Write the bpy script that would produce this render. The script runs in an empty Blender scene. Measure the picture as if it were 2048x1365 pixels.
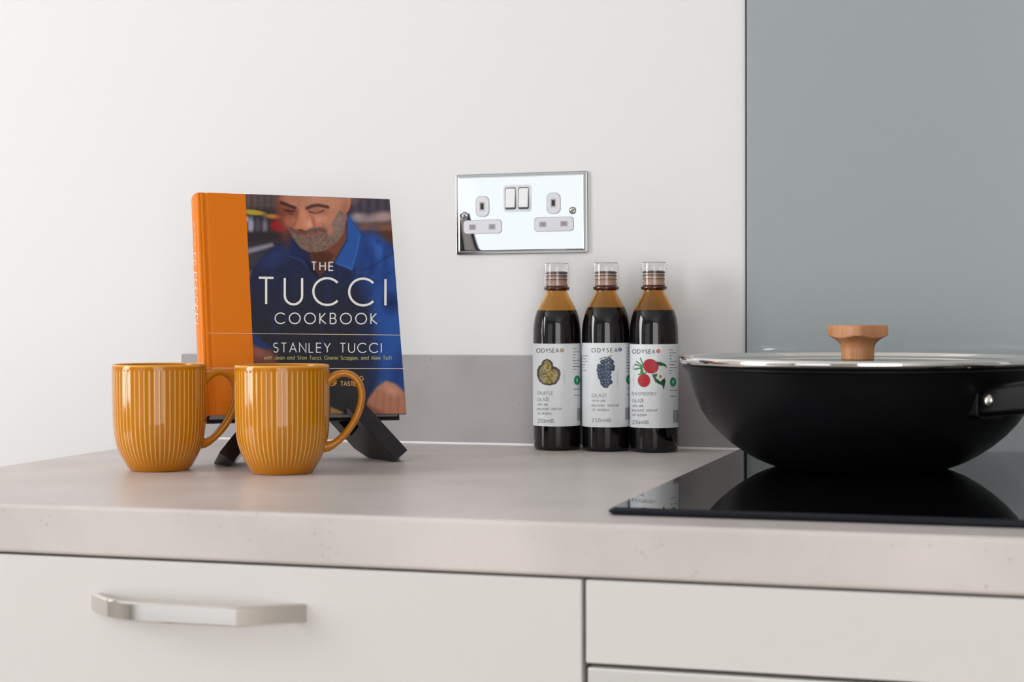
import bpy, bmesh, math, random
import numpy as np
from mathutils import Vector, Matrix
random.seed(4); rng = np.random.default_rng(4)
PI = math.pi; R = math.radians
S = bpy.context.scene
COL = S.collection

# ------------------------------------------------------------------ camera
F_PX = 3343.5
CAM = Vector((0, -1.7249, .1423))
yaw, pitch, roll = .289, .0169, -.0029
fw = Vector((-math.sin(yaw)*math.cos(pitch), math.cos(yaw)*math.cos(pitch), -math.sin(pitch)))
rt = Vector((math.cos(yaw), math.sin(yaw), 0)); up = rt.cross(fw)
rt2 = rt*math.cos(roll)+up*math.sin(roll); up2 = up*math.cos(roll)-rt*math.sin(roll)
cd = bpy.data.cameras.new('camera'); cam = bpy.data.objects.new('camera', cd); COL.objects.link(cam)
m = Matrix((rt2, up2, -fw)).transposed().to_4x4(); m.translation = CAM
cam.matrix_world = m
cd.sensor_width = 36; cd.lens = 36*F_PX/2048; cd.clip_start = .05
cd.dof.use_dof = True; cd.dof.focus_distance = 1.64; cd.dof.aperture_fstop = 9
S.camera = cam

# ------------------------------------------------------------------ world, light, exposure
S.view_settings.view_transform = 'Standard'; S.view_settings.look = 'None'
S.view_settings.gamma = 1; S.view_settings.use_curve_mapping = False
S.view_settings.exposure = 0.34
w = bpy.data.worlds.new('world'); S.world = w; w.use_nodes = True
w.node_tree.nodes['Background'].inputs[0].default_value = (.90, .94, 1, 1)
w.node_tree.nodes['Background'].inputs[1].default_value = .75
def area(name, loc, rot, sx, sy, power, col):
    l = bpy.data.lights.new(name, 'AREA'); l.shape = 'RECTANGLE'; l.size = sx; l.size_y = sy
    l.energy = power; l.color = col
    o = bpy.data.objects.new(name, l); COL.objects.link(o); o.location = loc; o.rotation_euler = rot
    return o
# daylight entering by the side window, and a front fill added behind the camera
area('side_window_daylight', (-2.96, -1.75, .65), (0, R(-90), 0), 1.55, 1.05, 49, (.97, .98, 1))
area('front_fill_light', (1.15, -4.16, .3), (R(90), 0, 0), 1.95, 2.3, 39, (1, .985, .965))  # added fill lamp, set in a made-up door opening to light the fronts

area('left_door_daylight', (-1.915, -4.17, .22), (R(90), 0, 0), 1.83, 2.12, 2.4, (.98, .99, 1))  # weak lamp added at the left glazed door to brighten chrome reflections

# ------------------------------------------------------------------ helpers
def srgb(r, g, b):
    return tuple(((c/255)/12.92 if c/255 <= .04045 else ((c/255+.055)/1.055)**2.4) for c in (r, g, b))
def mat(name, col=(.5,.5,.5), rough=.5, metal=0, coat=0, spec=.5, trans=0, ior=1.45, coat_rough=.03):
    M = bpy.data.materials.new(name); M.use_nodes = True
    b = M.node_tree.nodes['Principled BSDF']
    b.inputs['Base Color'].default_value = (*col, 1); b.inputs['Roughness'].default_value = rough
    b.inputs['Metallic'].default_value = metal; b.inputs['Coat Weight'].default_value = coat
    b.inputs['Coat Roughness'].default_value = coat_rough
    b.inputs['Specular IOR Level'].default_value = spec; b.inputs['Transmission Weight'].default_value = trans
    b.inputs['IOR'].default_value = ior
    return M
def nodes(M): return M.node_tree.nodes, M.node_tree.links, M.node_tree.nodes['Principled BSDF']
def add_bump(M, scale, strength, dist=.0005, detail=3):
    n, l, b = nodes(M)
    tc = n.new('ShaderNodeTexCoord'); t = n.new('ShaderNodeTexNoise'); t.inputs['Scale'].default_value = scale
    t.inputs['Detail'].default_value = detail
    bp = n.new('ShaderNodeBump'); bp.inputs['Strength'].default_value = strength; bp.inputs['Distance'].default_value = dist
    l.new(tc.outputs['Object'], t.inputs['Vector']); l.new(t.outputs['Fac'], bp.inputs['Height']); l.new(bp.outputs['Normal'], b.inputs['Normal'])
def attr_mat(name, rough=.4, coat=0, spec=.5):
    M = mat(name, rough=rough, coat=coat, spec=spec); n, l, b = nodes(M)
    a = n.new('ShaderNodeAttribute'); a.attribute_name = 'Col'; l.new(a.outputs['Color'], b.inputs['Base Color'])
    return M
def meshobj(name, vs, fs, M=None, parent=None, smooth=False, cols=None, angle=None):
    me = bpy.data.meshes.new(name); me.from_pydata([tuple(v) for v in vs], [], fs); me.update()
    if M is not None: me.materials.append(M)
    if smooth: me.polygons.foreach_set('use_smooth', [True]*len(me.polygons))
    if angle:
        me.polygons.foreach_set('use_smooth', [True]*len(me.polygons)); me.set_sharp_from_angle(angle=R(angle))
    if cols is not None:
        ca = me.color_attributes.new('Col', 'FLOAT_COLOR', 'POINT')
        c = np.ones((len(vs), 4), dtype=np.float32); c[:, :3] = cols; ca.data.foreach_set('color', c.ravel())
    o = bpy.data.objects.new(name, me); COL.objects.link(o)
    if parent: o.parent = parent
    return o
def bmobj(name, bm, M=None, parent=None, angle=None, smooth=False, wn=True):
    me = bpy.data.meshes.new(name); bm.normal_update(); bm.to_mesh(me); bm.free()
    if M is not None: me.materials.append(M)
    if smooth or angle: me.polygons.foreach_set('use_smooth', [True]*len(me.polygons))
    if angle: me.set_sharp_from_angle(angle=R(angle))
    o = bpy.data.objects.new(name, me); COL.objects.link(o)
    if parent: o.parent = parent
    if angle and wn:
        md = o.modifiers.new('wn', 'WEIGHTED_NORMAL'); md.keep_sharp = True; md.weight = 100
    return o
def bbox(bm, x0, x1, y0, y1, z0, z1, bev=0, seg=2):
    vs = [bm.verts.new(p) for p in ((x0,y0,z0),(x1,y0,z0),(x1,y1,z0),(x0,y1,z0),(x0,y0,z1),(x1,y0,z1),(x1,y1,z1),(x0,y1,z1))]
    fs = [bm.faces.new([vs[i] for i in f]) for f in ((3,2,1,0),(4,5,6,7),(0,1,5,4),(1,2,6,5),(2,3,7,6),(3,0,4,7))]
    if bev: bmesh.ops.bevel(bm, geom=list({e for f in fs for e in f.edges}), offset=bev, segments=seg, profile=.5, affect='EDGES')
def box(name, x0, x1, y0, y1, z0, z1, M, parent=None, bev=0, seg=2):
    bm = bmesh.new(); bbox(bm, x0, x1, y0, y1, z0, z1, bev, seg)
    return bmobj(name, bm, M, parent, angle=40 if bev else None)
def thing(name, label, cat, loc=(0,0,0), rot=(0,0,0), group=None):
    o = bpy.data.objects.new(name, None); COL.objects.link(o); o.location = loc; o.rotation_euler = rot
    o.empty_display_size = .02; tag(o, label, cat, group); return o
def tag(o, label, cat, group=None):
    o['label'] = label; o['category'] = cat
    if group: o['group'] = group
    return o
def struct(o, label=None):
    o['kind'] = 'structure'
    if label: o['label'] = label
    return o
def lathe_data(prof, seg=64):
    vs = []; fs = []
    n = len(prof)
    for i in range(seg):
        a = 2*PI*i/seg
        for r, z in prof: vs.append((max(r, 1e-6)*math.cos(a), max(r, 1e-6)*math.sin(a), z))
    for i in range(seg):
        j = (i+1) % seg
        for k in range(n-1): fs.append((i*n+k, j*n+k, j*n+k+1, i*n+k+1))
    return vs, fs
def lathe(name, prof, M, parent=None, seg=64, angle=40, loc=None):
    vs, fs = lathe_data(prof, seg)
    bm = bmesh.new(); bv = [bm.verts.new(v) for v in vs]
    for f in fs: bm.faces.new([bv[i] for i in f])
    bmesh.ops.remove_doubles(bm, verts=bm.verts, dist=2e-6)
    bmesh.ops.recalc_face_normals(bm, faces=bm.faces)
    o = bmobj(name, bm, M, parent, angle=angle, wn=False)
    if loc: o.location = loc
    return o
def rrect(w, h, r, n=6, cx=0, cy=0):
    pts = []
    for (sx, sy, a0) in ((1,1,0),(-1,1,90),(-1,-1,180),(1,-1,270)):
        for k in range(n+1):
            a = R(a0+90*k/n); pts.append((cx+sx*(w/2-r)+r*math.cos(a), cy+sy*(h/2-r)+r*math.sin(a)))
    return pts
def prism(bm, pts, f, d0, d1, bev=0, seg=2):
    """pts: 2d outline; f(u,v,d) -> 3d"""
    a = [bm.verts.new(f(u, v, d0)) for u, v in pts]; b = [bm.verts.new(f(u, v, d1)) for u, v in pts]
    n = len(pts); fs = [bm.faces.new(a[::-1]), bm.faces.new(b)]
    for i in range(n): bm.faces.new((a[i], a[(i+1)%n], b[(i+1)%n], b[i]))
    if bev: bmesh.ops.bevel(bm, geom=list(fs[1].edges), offset=bev, segments=seg, profile=.5, affect='EDGES')
def tube_sections(bm, secs, closed_caps=True):
    rings = [[bm.verts.new(p) for p in s] for s in secs]; n = len(rings[0])
    for a, b in zip(rings, rings[1:]):
        for i in range(n): bm.faces.new((a[i], a[(i+1)%n], b[(i+1)%n], b[i]))
    if closed_caps: bm.faces.new(rings[0][::-1]); bm.faces.new(rings[-1])
    bmesh.ops.recalc_face_normals(bm, faces=bm.faces)

# ------------------------------------------------------------------ thin monoline lettering (caps height 1)
def arc(cx, cy, rx, ry, a0, a1, n=14):
    return [(cx+rx*math.cos(R(a0+(a1-a0)*k/n)), cy+ry*math.sin(R(a0+(a1-a0)*k/n))) for k in range(n+1)]
G = {
 'A': (.74, [[(0,0),(.37,1),(.74,0)], [(.14,.34),(.60,.34)]]),
 'B': (.56, [[(0,0),(0,1),(.26,1)]+arc(.28,.76,.22,.24,90,-90,8)+[(0,.52)], [(.28,.52)]+arc(.30,.26,.26,.26,90,-90,8)+[(0,0)]]),
 'C': (.94, [arc(.53,.5,.53,.51,42,318,28)]),
 'D': (.78, [[(0,0),(0,1),(.28,1)]+arc(.28,.5,.50,.5,90,-90,16)+[(0,0)]]),
 'E': (.52, [[(.52,1),(0,1),(0,0),(.52,0)], [(0,.52),(.50,.52)]]),
 'F': (.50, [[(.50,1),(0,1),(0,0)], [(0,.52),(.47,.52)]]),
 'G': (1.0, [arc(.51,.5,.51,.51,45,352,28)+[(1.01,.48),(.56,.48)]]),
 'H': (.66, [[(0,0),(0,1)], [(.66,0),(.66,1)], [(0,.53),(.66,.53)]]),
 'I': (.04, [[(.02,0),(.02,1)]]),
 'K': (.58, [[(0,0),(0,1)], [(.52,1),(.02,.48),(.58,0)]]),
 'L': (.46, [[(0,1),(0,0),(.46,0)]]),
 'M': (.86, [[(0,0),(.12,1),(.43,.12),(.74,1),(.86,0)]]),
 'N': (.70, [[(0,0),(0,1),(.70,0),(.70,1)]]),
 'O': (1.04, [arc(.52,.5,.52,.51,0,360,32)]),
 'P': (.52, [[(0,0),(0,1),(.26,1)]+arc(.27,.74,.25,.26,90,-90,8)+[(0,.48)]]),
 'R': (.56, [[(0,0),(0,1),(.26,1)]+arc(.27,.74,.25,.26,90,-90,8)+[(0,.48)], [(.22,.48),(.56,0)]]),
 'S': (.52, [arc(.26,.76,.22,.24,40,250,12)+arc(.26,.26,.25,.26,75,-145,12)]),
 'T': (.56, [[(0,1),(.56,1)], [(.28,1),(.28,0)]]),
 'U': (.66, [[(0,1),(0,.34)]+arc(.33,.33,.33,.33,180,360,14)+[(.66,1)]]),
 'V': (.68, [[(0,1),(.34,0),(.68,1)]]),
 'W': (1.0, [[(0,1),(.25,0),(.5,.9),(.75,0),(1,1)]]),
 'Y': (.64, [[(0,1),(.32,.48),(.64,1)], [(.32,.48),(.32,0)]]),
 'Z': (.56, [[(0,1),(.55,1),(0,0),(.56,0)]]),
 'J': (.34, [[(.34,1),(.34,.28)]+arc(.15,.24,.19,.24,0,-170,8)]),
 '0': (.52, [arc(.26,.5,.26,.5,0,360,20)]),
 '2': (.50, [arc(.25,.74,.23,.26,170,-30,10)+[(0,0),(.50,0)]]),
 '5': (.50, [[(.46,1),(.12,1),(.06,.58)]+arc(.22,.32,.28,.31,110,-150,12)]),
 '6': (.50, [[(.36,1),(.05,.45)]+arc(.25,.28,.24,.28,140,500,18)]),
 '%': (.66, [arc(.14,.78,.14,.2,0,360,10), arc(.52,.22,.14,.2,0,360,10), [(.12,0),(.54,1)]]),
 ',': (.06, [[(.05,.08),(0,-.14)]]), '.': (.05, [[(0,0),(.05,0)]]), '-': (.3, [[(0,.4),(.3,.4)]]),
 'a': (.54, [arc(.27,.33,.26,.33,0,360,16), [(.53,.66),(.53,0)]]),
 'c': (.50, [arc(.29,.33,.28,.33,45,315,14)]),
 'd': (.54, [arc(.27,.33,.26,.33,0,360,16), [(.53,1.02),(.53,0)]]),
 'e': (.56, [[(.02,.34),(.55,.34)]+arc(.28,.33,.27,.33,0,315,16)]),
 'f': (.28, [[(.12,0),(.12,.8)]+arc(.27,.82,.15,.18,180,80,6), [(0,.64),(.28,.64)]]),
 'h': (.44, [[(0,0),(0,1.02)], [(0,.36)]+arc(.22,.42,.21,.24,180,0,10)+[(.43,0)]]),
 'i': (.03, [[(.02,0),(.02,.66)], [(.02,.86),(.02,.94)]]),
 'l': (.03, [[(.02,0),(.02,1.02)]]),
 'm': (.74, [[(0,0),(0,.66)], [(0,.4)]+arc(.185,.46,.185,.2,180,0,8)+[(.37,0)], [(.37,.4)]+arc(.555,.46,.185,.2,180,0,8)+[(.74,0)]]),
 'n': (.44, [[(0,0),(0,.66)], [(0,.36)]+arc(.22,.42,.21,.24,180,0,10)+[(.43,0)]]),
 'o': (.56, [arc(.28,.33,.27,.33,0,360,18)]),
 'p': (.54, [arc(.27,.33,.26,.33,0,360,16), [(0,.66),(0,-.3)]]),
 'r': (.22, [[(0,0),(0,.66)], [(0,.38)]+arc(.2,.42,.2,.22,180,90,5)]),
 's': (.30, [arc(.15,.49,.13,.16,40,250,8)+arc(.15,.17,.14,.17,70,-150,8)]),
 't': (.26, [[(.12,0),(.12,.95)], [(0,.64),(.26,.64)]]),
 'u': (.44, [[(0,.66),(0,.25)]+arc(.22,.24,.22,.24,180,360,10)+[(.44,.66)], [(.44,.3),(.44,0)]]),
 'w': (.66, [[(0,.66),(.17,0),(.33,.58),(.49,0),(.66,.66)]]),
}
def ribbon(pts, w):
    P = [np.array(p, float) for p in pts]; P = [P[0]]+[b for a, b in zip(P, P[1:]) if np.linalg.norm(b-a) > 1e-7]
    n = len(P); vs = []; closed = n > 3 and np.linalg.norm(P[0]-P[-1]) < 1e-5
    for i in range(n):
        a = P[i]-P[i-1] if i > 0 else (P[0]-P[-2] if closed else P[1]-P[0])
        b = P[i+1]-P[i] if i < n-1 else (P[1]-P[0] if closed else P[-1]-P[-2])
        a = a/np.linalg.norm(a); b = b/np.linalg.norm(b)
        na = np.array([-a[1], a[0]]); nb = np.array([-b[1], b[0]]); nn = na+nb; L = np.linalg.norm(nn)
        nn = nb if L < .3 else nn/L
        k = min(1/max(.35, float(nn@nb)), 2.4)
        vs += [P[i]+nn*w/2*k, P[i]-nn*w/2*k]
    fs = [(2*i, 2*i+1, 2*i+3, 2*i+2) for i in range(n-1)]
    return vs, fs
def text_strokes(txt, x0, x1, base0, base1, capx, weight=.085, space=.42):
    """lays letters from x0 to x1 in a y-down plane; returns (polylines, weight)"""
    ws = [G[c][0] if c != ' ' else space for c in txt]
    k = capx; gaps = max(1, len(txt)-1); tot = sum(ws)*k
    trk = (x1-x0-tot)/gaps
    if trk < .08*k:  # squeeze widths instead
        trk = .10*k; kx = (x1-x0-trk*gaps)/sum(ws)
    else: kx = k
    out = []; x = x0
    for c, wd in zip(txt, ws):
        if c != ' ':
            for pl in G[c][1]:
                q = []
                for (a, b) in pl:
                    px = x+a*kx; t = (px-x0)/(x1-x0); q.append((px, base0+(base1-base0)*t-b*k))
                out.append(q)
        x += wd*kx+trk
    return [(q, capx*weight) for q in out]
def strokes_obj(name, strokes, fmap, M, parent, label=None, sub=0):
    V = []; Fc = []
    for q, wd in strokes:
        if sub:
            q2 = [q[0]]
            for a, b in zip(q, q[1:]):
                k = max(1, int(math.hypot(b[0]-a[0], b[1]-a[1])/sub))
                q2 += [(a[0]+(b[0]-a[0])*j/k, a[1]+(b[1]-a[1])*j/k) for j in range(1, k+1)]
            q = q2
        vs, fs = ribbon(q, wd); o = len(V); V += [fmap(v[0], v[1]) for v in vs]
        for f in fs: Fc.append(tuple(o+i for i in f))
    o = meshobj(name, V, Fc, M, parent)
    if label: o['label'] = label
    if name in ('small_print', 'bar_code'): o['kind'] = 'stuff'
    return o

# ------------------------------------------------------------------ flat print painting (vertex colours on a fine grid)
def vnoise(x, y, s, seed=0):
    r = np.random.default_rng(seed).random((256, 256)); x = x/s+50; y = y/s+50
    xi = np.floor(x).astype(int); yi = np.floor(y).astype(int); fx = x-xi; fy = y-yi
    fx = fx*fx*(3-2*fx); fy = fy*fy*(3-2*fy); g = lambda a, b: r[a % 256, b % 256]
    return (g(xi,yi)*(1-fx)+g(xi+1,yi)*fx)*(1-fy)+(g(xi,yi+1)*(1-fx)+g(xi+1,yi+1)*fx)*fy
class Paint:
    def __init__(s, X, Y, base):
        s.X, s.Y = X, Y; s.C = np.zeros((len(X), 3)); s.C[:] = base
    def mix(s, m, col):
        col = np.array(col, float); m = np.clip(m, 0, 1)[:, None]; s.C = s.C*(1-m)+col*m
    def ell(s, cx, cy, rx, ry, col, soft=.3, rot=0, op=1):
        c, n = math.cos(R(rot)), math.sin(R(rot)); dx = s.X-cx; dy = s.Y-cy
        d = np.hypot((dx*c+dy*n)/rx, (-dx*n+dy*c)/ry); s.mix(op*np.clip((1+soft-d)/(2*soft), 0, 1), col)
    def sdf(s, pts):
        P = np.array(pts, float); n = len(P); d = np.full(len(s.X), 1e9); ins = np.zeros(len(s.X), bool)
        for i in range(n):
            a, b = P[i], P[(i+1) % n]; e = b-a; w0 = s.X-a[0]; w1 = s.Y-a[1]
            t = np.clip((w0*e[0]+w1*e[1])/(e@e+1e-12), 0, 1); d = np.minimum(d, np.hypot(w0-e[0]*t, w1-e[1]*t))
            c = (a[1] <= s.Y) != (b[1] <= s.Y)
            with np.errstate(divide='ignore', invalid='ignore'):
                xx = a[0]+(s.Y-a[1])*e[0]/(e[1] if abs(e[1]) > 1e-12 else 1e-12)
            ins ^= c & (s.X < xx)
        return np.where(ins, -d, d)
    def poly(s, pts, col, soft=8, op=1): s.mix(op*np.clip(.5-s.sdf(pts)/(2*soft), 0, 1), col)
    def line(s, pts, w, col, soft=4, op=1):
        d = np.full(len(s.X), 1e9)
        for a, b in zip(pts, pts[1:]):
            a = np.array(a, float); b = np.array(b, float); e = b-a; w0 = s.X-a[0]; w1 = s.Y-a[1]
            t = np.clip((w0*e[0]+w1*e[1])/(e@e), 0, 1); d = np.minimum(d, np.hypot(w0-e[0]*t, w1-e[1]*t))
        s.mix(op*np.clip(.5-(d-w/2)/(2*soft), 0, 1), col)
    def lin(s):
        c = np.clip(s.C/255, 0, 1); return np.where(c <= .04045, c/12.92, ((c+.055)/1.055)**2.4)

# ------------------------------------------------------------------ materials
def stone_mat(name, base, fleck, rough, seed):
    M = mat(name, rough=rough, spec=.5); n, l, b = nodes(M)
    tc = n.new('ShaderNodeTexCoord'); mp = n.new('ShaderNodeMapping'); mp.inputs['Location'].default_value = (seed, seed*.7, 0)
    l.new(tc.outputs['Object'], mp.inputs['Vector'])
    t1 = n.new('ShaderNodeTexNoise'); t1.inputs['Scale'].default_value = 9; t1.inputs['Detail'].default_value = 6
    cr = n.new('ShaderNodeValToRGB'); e = cr.color_ramp.elements
    e[0].position = .32; e[0].color = (*[c*.90 for c in base], 1); e[1].position = .68; e[1].color = (*[min(1, c*1.07) for c in base], 1)
    l.new(mp.outputs['Vector'], t1.inputs['Vector']); l.new(t1.outputs['Fac'], cr.inputs['Fac'])
    # sparse pits: a small speck in some cells
    vo = n.new('ShaderNodeTexVoronoi'); vo.inputs['Scale'].default_value = 160; l.new(mp.outputs['Vector'], vo.inputs['Vector'])
    t2 = n.new('ShaderNodeTexNoise'); t2.inputs['Scale'].default_value = 38; t2.inputs['Detail'].default_value = 2
    l.new(mp.outputs['Vector'], t2.inputs['Vector'])
    m1 = n.new('ShaderNodeMapRange'); m1.inputs['From Min'].default_value = .26; m1.inputs['From Max'].default_value = .14
    l.new(vo.outputs['Distance'], m1.inputs['Value'])
    m2 = n.new('ShaderNodeMapRange'); m2.inputs['From Min'].default_value = .55; m2.inputs['From Max'].default_value = .66
    l.new(t2.outputs['Fac'], m2.inputs['Value'])
    mu = n.new('ShaderNodeMath'); mu.operation = 'MULTIPLY'; l.new(m1.outputs[0], mu.inputs[0]); l.new(m2.outputs[0], mu.inputs[1])
    m3 = n.new('ShaderNodeMath'); m3.operation = 'MULTIPLY'; m3.inputs[1].default_value = .32; l.new(mu.outputs[0], m3.inputs[0])
    mx = n.new('ShaderNodeMix'); mx.data_type = 'RGBA'; mx.inputs['B'].default_value = (*fleck, 1)
    l.new(m3.outputs[0], mx.inputs['Factor']); l.new(cr.outputs['Color'], mx.inputs['A']); l.new(mx.outputs['Result'], b.inputs['Base Color'])
    bp = n.new('ShaderNodeBump'); bp.inputs['Strength'].default_value = .10; bp.inputs['Distance'].default_value = .0004
    t3 = n.new('ShaderNodeTexNoise'); t3.inputs['Scale'].default_value = 220; l.new(mp.outputs['Vector'], t3.inputs['Vector'])
    l.new(t3.outputs['Fac'], bp.inputs['Height']); l.new(bp.outputs['Normal'], b.inputs['Normal'])
    return M
m_wall = mat('wall_paint', srgb(226, 225, 224), .75, spec=.2); add_bump(m_wall, 260, .06)
m_wall2 = mat('far_wall_paint', (.36, .35, .34), .8)
m_ceil = mat('ceiling_paint', (.82, .82, .81), .9)
m_floor = mat('floor_laminate', (.33, .27, .22), .45); add_bump(m_floor, 30, .1)
m_top = stone_mat('worktop_laminate', srgb(206, 198, 194), srgb(140, 128, 122), .34, 0)
m_ups = stone_mat('upstand_laminate', srgb(170, 165, 166), srgb(118, 107, 102), .5, 3.1)
m_cream = mat('cabinet_cream', srgb(213, 209, 206), .42, spec=.4); add_bump(m_cream, 400, .03)
m_carc = mat('carcass_board', srgb(120, 108, 98), .6)
m_steel = mat('brushed_steel', (.80, .79, .76), .38, .85)
m_nickel = mat('polished_nickel', (.72, .68, .63), .12, 1)
m_chrome = mat('mirror_chrome', (.83, .85, .87), .045, 1)
m_chrome_b = mat('dimmed_chrome_step', (.42, .43, .42), .18, 1)  # chrome darkened in its colour to stand for a dim edge reflection
m_white = mat('white_plastic', srgb(220, 220, 225), .35)
m_gap = mat('insert_gap', srgb(112, 116, 124), .5)
m_dark = mat('dark_slot', (.02, .02, .02), .5)
m_splash = mat('back_painted_glass', srgb(158, 166, 168), .22, coat=1, coat_rough=.02, spec=.3)
m_glassedge = mat('splashback_edge', srgb(38, 46, 48), .2)
m_seal = mat('silicone', srgb(240, 238, 235), .3)
m_hob = mat('ceramic_glass', (.003, .0032, .0036), .02, coat=0, spec=.5, ior=1.85)
m_hobedge = mat('hob_bevel', (.005, .007, .012), .25, spec=.3)
m_black = mat('satin_black', (.003, .003, .004), .3, spec=.2)
m_stand = mat('black_stand', (.008, .008, .009), .14, spec=.5)
m_pan = mat('pan_coating', (.0035, .0035, .0045), .37, spec=.19)
m_rim = mat('lid_rim_steel', (.86, .84, .80), .07, 1)
m_rivet = mat('rivet_steel', (.6, .57, .52), .24, 1)
m_lidglass = mat('lid_glass', (.93, .96, .95), .0, trans=1, ior=1.5)
m_clear = mat('clear_plastic', (.98, .98, .98), .03, trans=1, ior=1.35)
m_amber = mat('amber_stained_bottle', srgb(236, 196, 128), .02, trans=1, ior=1.40)
m_syrup = mat('dark_glaze', (.004, .003, .003), .05, spec=.6)
m_film = mat('syrup_film', srgb(196, 128, 46), .25, trans=.55, ior=1.2)
m_label = mat('label_paper', srgb(226, 229, 231), .38, spec=.45)
m_ink = mat('ink_dark', srgb(40, 42, 50), .5); m_ink2 = mat('ink_grey', srgb(84, 88, 96), .5)
m_green = mat('ink_green', srgb(20, 140, 90), .5); m_wink = mat('ink_white', srgb(235, 235, 235), .4)
m_orange = mat('book_orange', srgb(226, 120, 2), .38, spec=.3)
m_page = mat('book_pages', srgb(205, 200, 196), .8)
m_cream_ink = mat('cover_white_ink', srgb(242, 240, 235), .4)
m_yel_ink = mat('cover_yellow_ink', srgb(190, 186, 110), .4); m_or_ink = mat('cover_orange_ink', srgb(226, 160, 90), .4)
m_line_ink = mat('cover_line_ink', srgb(236, 214, 190), .4)
m_red = mat('book_red', srgb(170, 22, 18), .4)
m_print = attr_mat('colour_print', .30, spec=.28)
m_labprint = attr_mat('label_print', .4)
m_mug = attr_mat('mustard_glaze', .07, coat=0, spec=.5)
def wood_mat():
    M = mat('beech_wood', rough=.42); n, l, b = nodes(M)
    tc = n.new('ShaderNodeTexCoord'); mp = n.new('ShaderNodeMapping'); mp.inputs['Scale'].default_value = (1, 1, .06)
    t = n.new('ShaderNodeTexNoise'); t.inputs['Scale'].default_value = 420; t.inputs['Detail'].default_value = 4
    t2 = n.new('ShaderNodeTexNoise'); t2.inputs['Scale'].default_value = 60
    cr = n.new('ShaderNodeValToRGB'); e = cr.color_ramp.elements
    e[0].position = .3; e[0].color = (*srgb(176, 116, 74), 1); e[1].position = .7; e[1].color = (*srgb(206, 148, 102), 1)
    ad = n.new('ShaderNodeMix'); ad.data_type = 'FLOAT'; ad.inputs['Factor'].default_value = .5
    l.new(tc.outputs['Object'], mp.inputs['Vector']); l.new(mp.outputs['Vector'], t.inputs['Vector']); l.new(mp.outputs['Vector'], t2.inputs['Vector'])
    l.new(t.outputs['Fac'], ad.inputs['A']); l.new(t2.outputs['Fac'], ad.inputs['B']); l.new(ad.outputs['Result'], cr.inputs['Fac'])
    l.new(cr.outputs['Color'], b.inputs['Base Color']); return M
m_wood = wood_mat()

# ------------------------------------------------------------------ the room
FZ, CZ = -.90, 1.60
XL, XR, YF = -3.0, 2.2, -4.2
struct(box('floor', XL-.1, XR+.1, YF-.1, .1, FZ-.05, FZ, m_floor), 'warm brown floor of the kitchen')
struct(box('ceiling', XL-.1, XR+.1, YF-.1, .1, CZ, CZ+.05, m_ceil))
struct(box('wall_back', XL-.1, XR+.1, 0, .1, FZ, CZ, m_wall), 'white painted wall behind the worktop')
struct(box('wall_right', XR, XR+.1, YF, 0, FZ, CZ, m_wall2))
def wall_with_hole(name, axis, pos, a0, a1, holes, M):
    bm = bmesh.new(); p0 = a0
    def bb(p, q, r_, s_):
        if q-p < 1e-4 or s_-r_ < 1e-4: return
        if axis == 'x': bbox(bm, pos-.1, pos, p, q, r_, s_)
        else: bbox(bm, p, q, pos-.1, pos, r_, s_)
    for (h0, h1, z0, z1) in holes:
        bb(p0, h0, FZ, CZ); bb(h0, h1, FZ, z0); bb(h0, h1, z1, CZ); p0 = h1
    bb(p0, a1, FZ, CZ)
    return struct(bmobj(name, bm, M))
wall_with_hole('wall_left', 'x', XL, YF, 0, [(-2.32, -1.18, -.14, 1.44)], m_wall)
wall_with_hole('wall_front', 'y', YF, XL, XR, [(-2.86, -.98, FZ, 1.30), (.15, 2.15, FZ, 1.50)], m_wall2)
m_pane = mat('window_pane', (1, 1, 1), 0, trans=1, ior=1.1)
def window(name, axis, pos, h0, h1, z0, z1, nsplit, label):
    bm = bmesh.new(); t = .05
    segs = [(h0, h0+t, z0, z1), (h1-t, h1, z0, z1), (h0+t, h1-t, z0, z0+t), (h0+t, h1-t, z1-t, z1)]
    for k in range(1, nsplit):
        c = h0+(h1-h0)*k/nsplit; segs.append((c-t/2, c+t/2, z0+t, z1-t))
    for (p, q, a, b) in segs:
        if axis == 'x': bbox(bm, pos-.08, pos-.03, p, q, a, b)
        else: bbox(bm, p, q, pos-.08, pos-.03, a, b)
    o = struct(bmobj(name, bm, m_white), label)
    if axis == 'x': box('pane', pos-.06, pos-.055, h0+t, h1-t, z0+t, z1-t, m_pane, o)
    else: box('pane', h0+t, h1-t, pos-.06, pos-.055, z0+t, z1-t, m_pane, o)
window('window_1', 'x', XL, -2.32, -1.18, -.14, 1.44, 2, 'white framed side window left of the kitchen')
window('door_2', 'y', YF, -2.86, -.98, FZ, 1.30, 1, 'wide white framed glazed door behind the camera, on the left')
window('fill_door', 'y', YF, .15, 2.15, FZ, 1.50, 1, 'added white framed glazed opening for front fill, behind the camera on the right')  # unseen door added to carry the front fill

# ------------------------------------------------------------------ splashback, upstand, worktop
UX, EX, YW = -.9016, -.2600, -.6304
sb = box('splashback', EX+.0012, 1.0, -.0065, -.0005, .0005, 1.1, m_splash, bev=.0006)
tag(sb, 'blue grey glass splashback on the wall behind the hob', 'splashback')
box('edge_strip', EX-.0002, EX+.0011, -.0064, -.0006, .0005, 1.1, m_glassedge, sb)['label'] = 'dark left edge of the glass'
def bead(name, x0, x1, y, r, parent):
    bm = bmesh.new(); n = 6
    pts = [(y, 0.0002)]+[(y-r+r*math.sin(R(90*k/n)), r*(1-math.cos(R(90*k/n)))) for k in range(n+1)]
    pts = [(y, .0002), (y-r, .0002), (y-r*.45, r*.35), (y, r)]
    prism(bm, pts, lambda u, v, d: (d, u, v), x0, x1); bmesh.ops.recalc_face_normals(bm, faces=bm.faces)
    return bmobj(name, bm, m_seal, parent)
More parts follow.
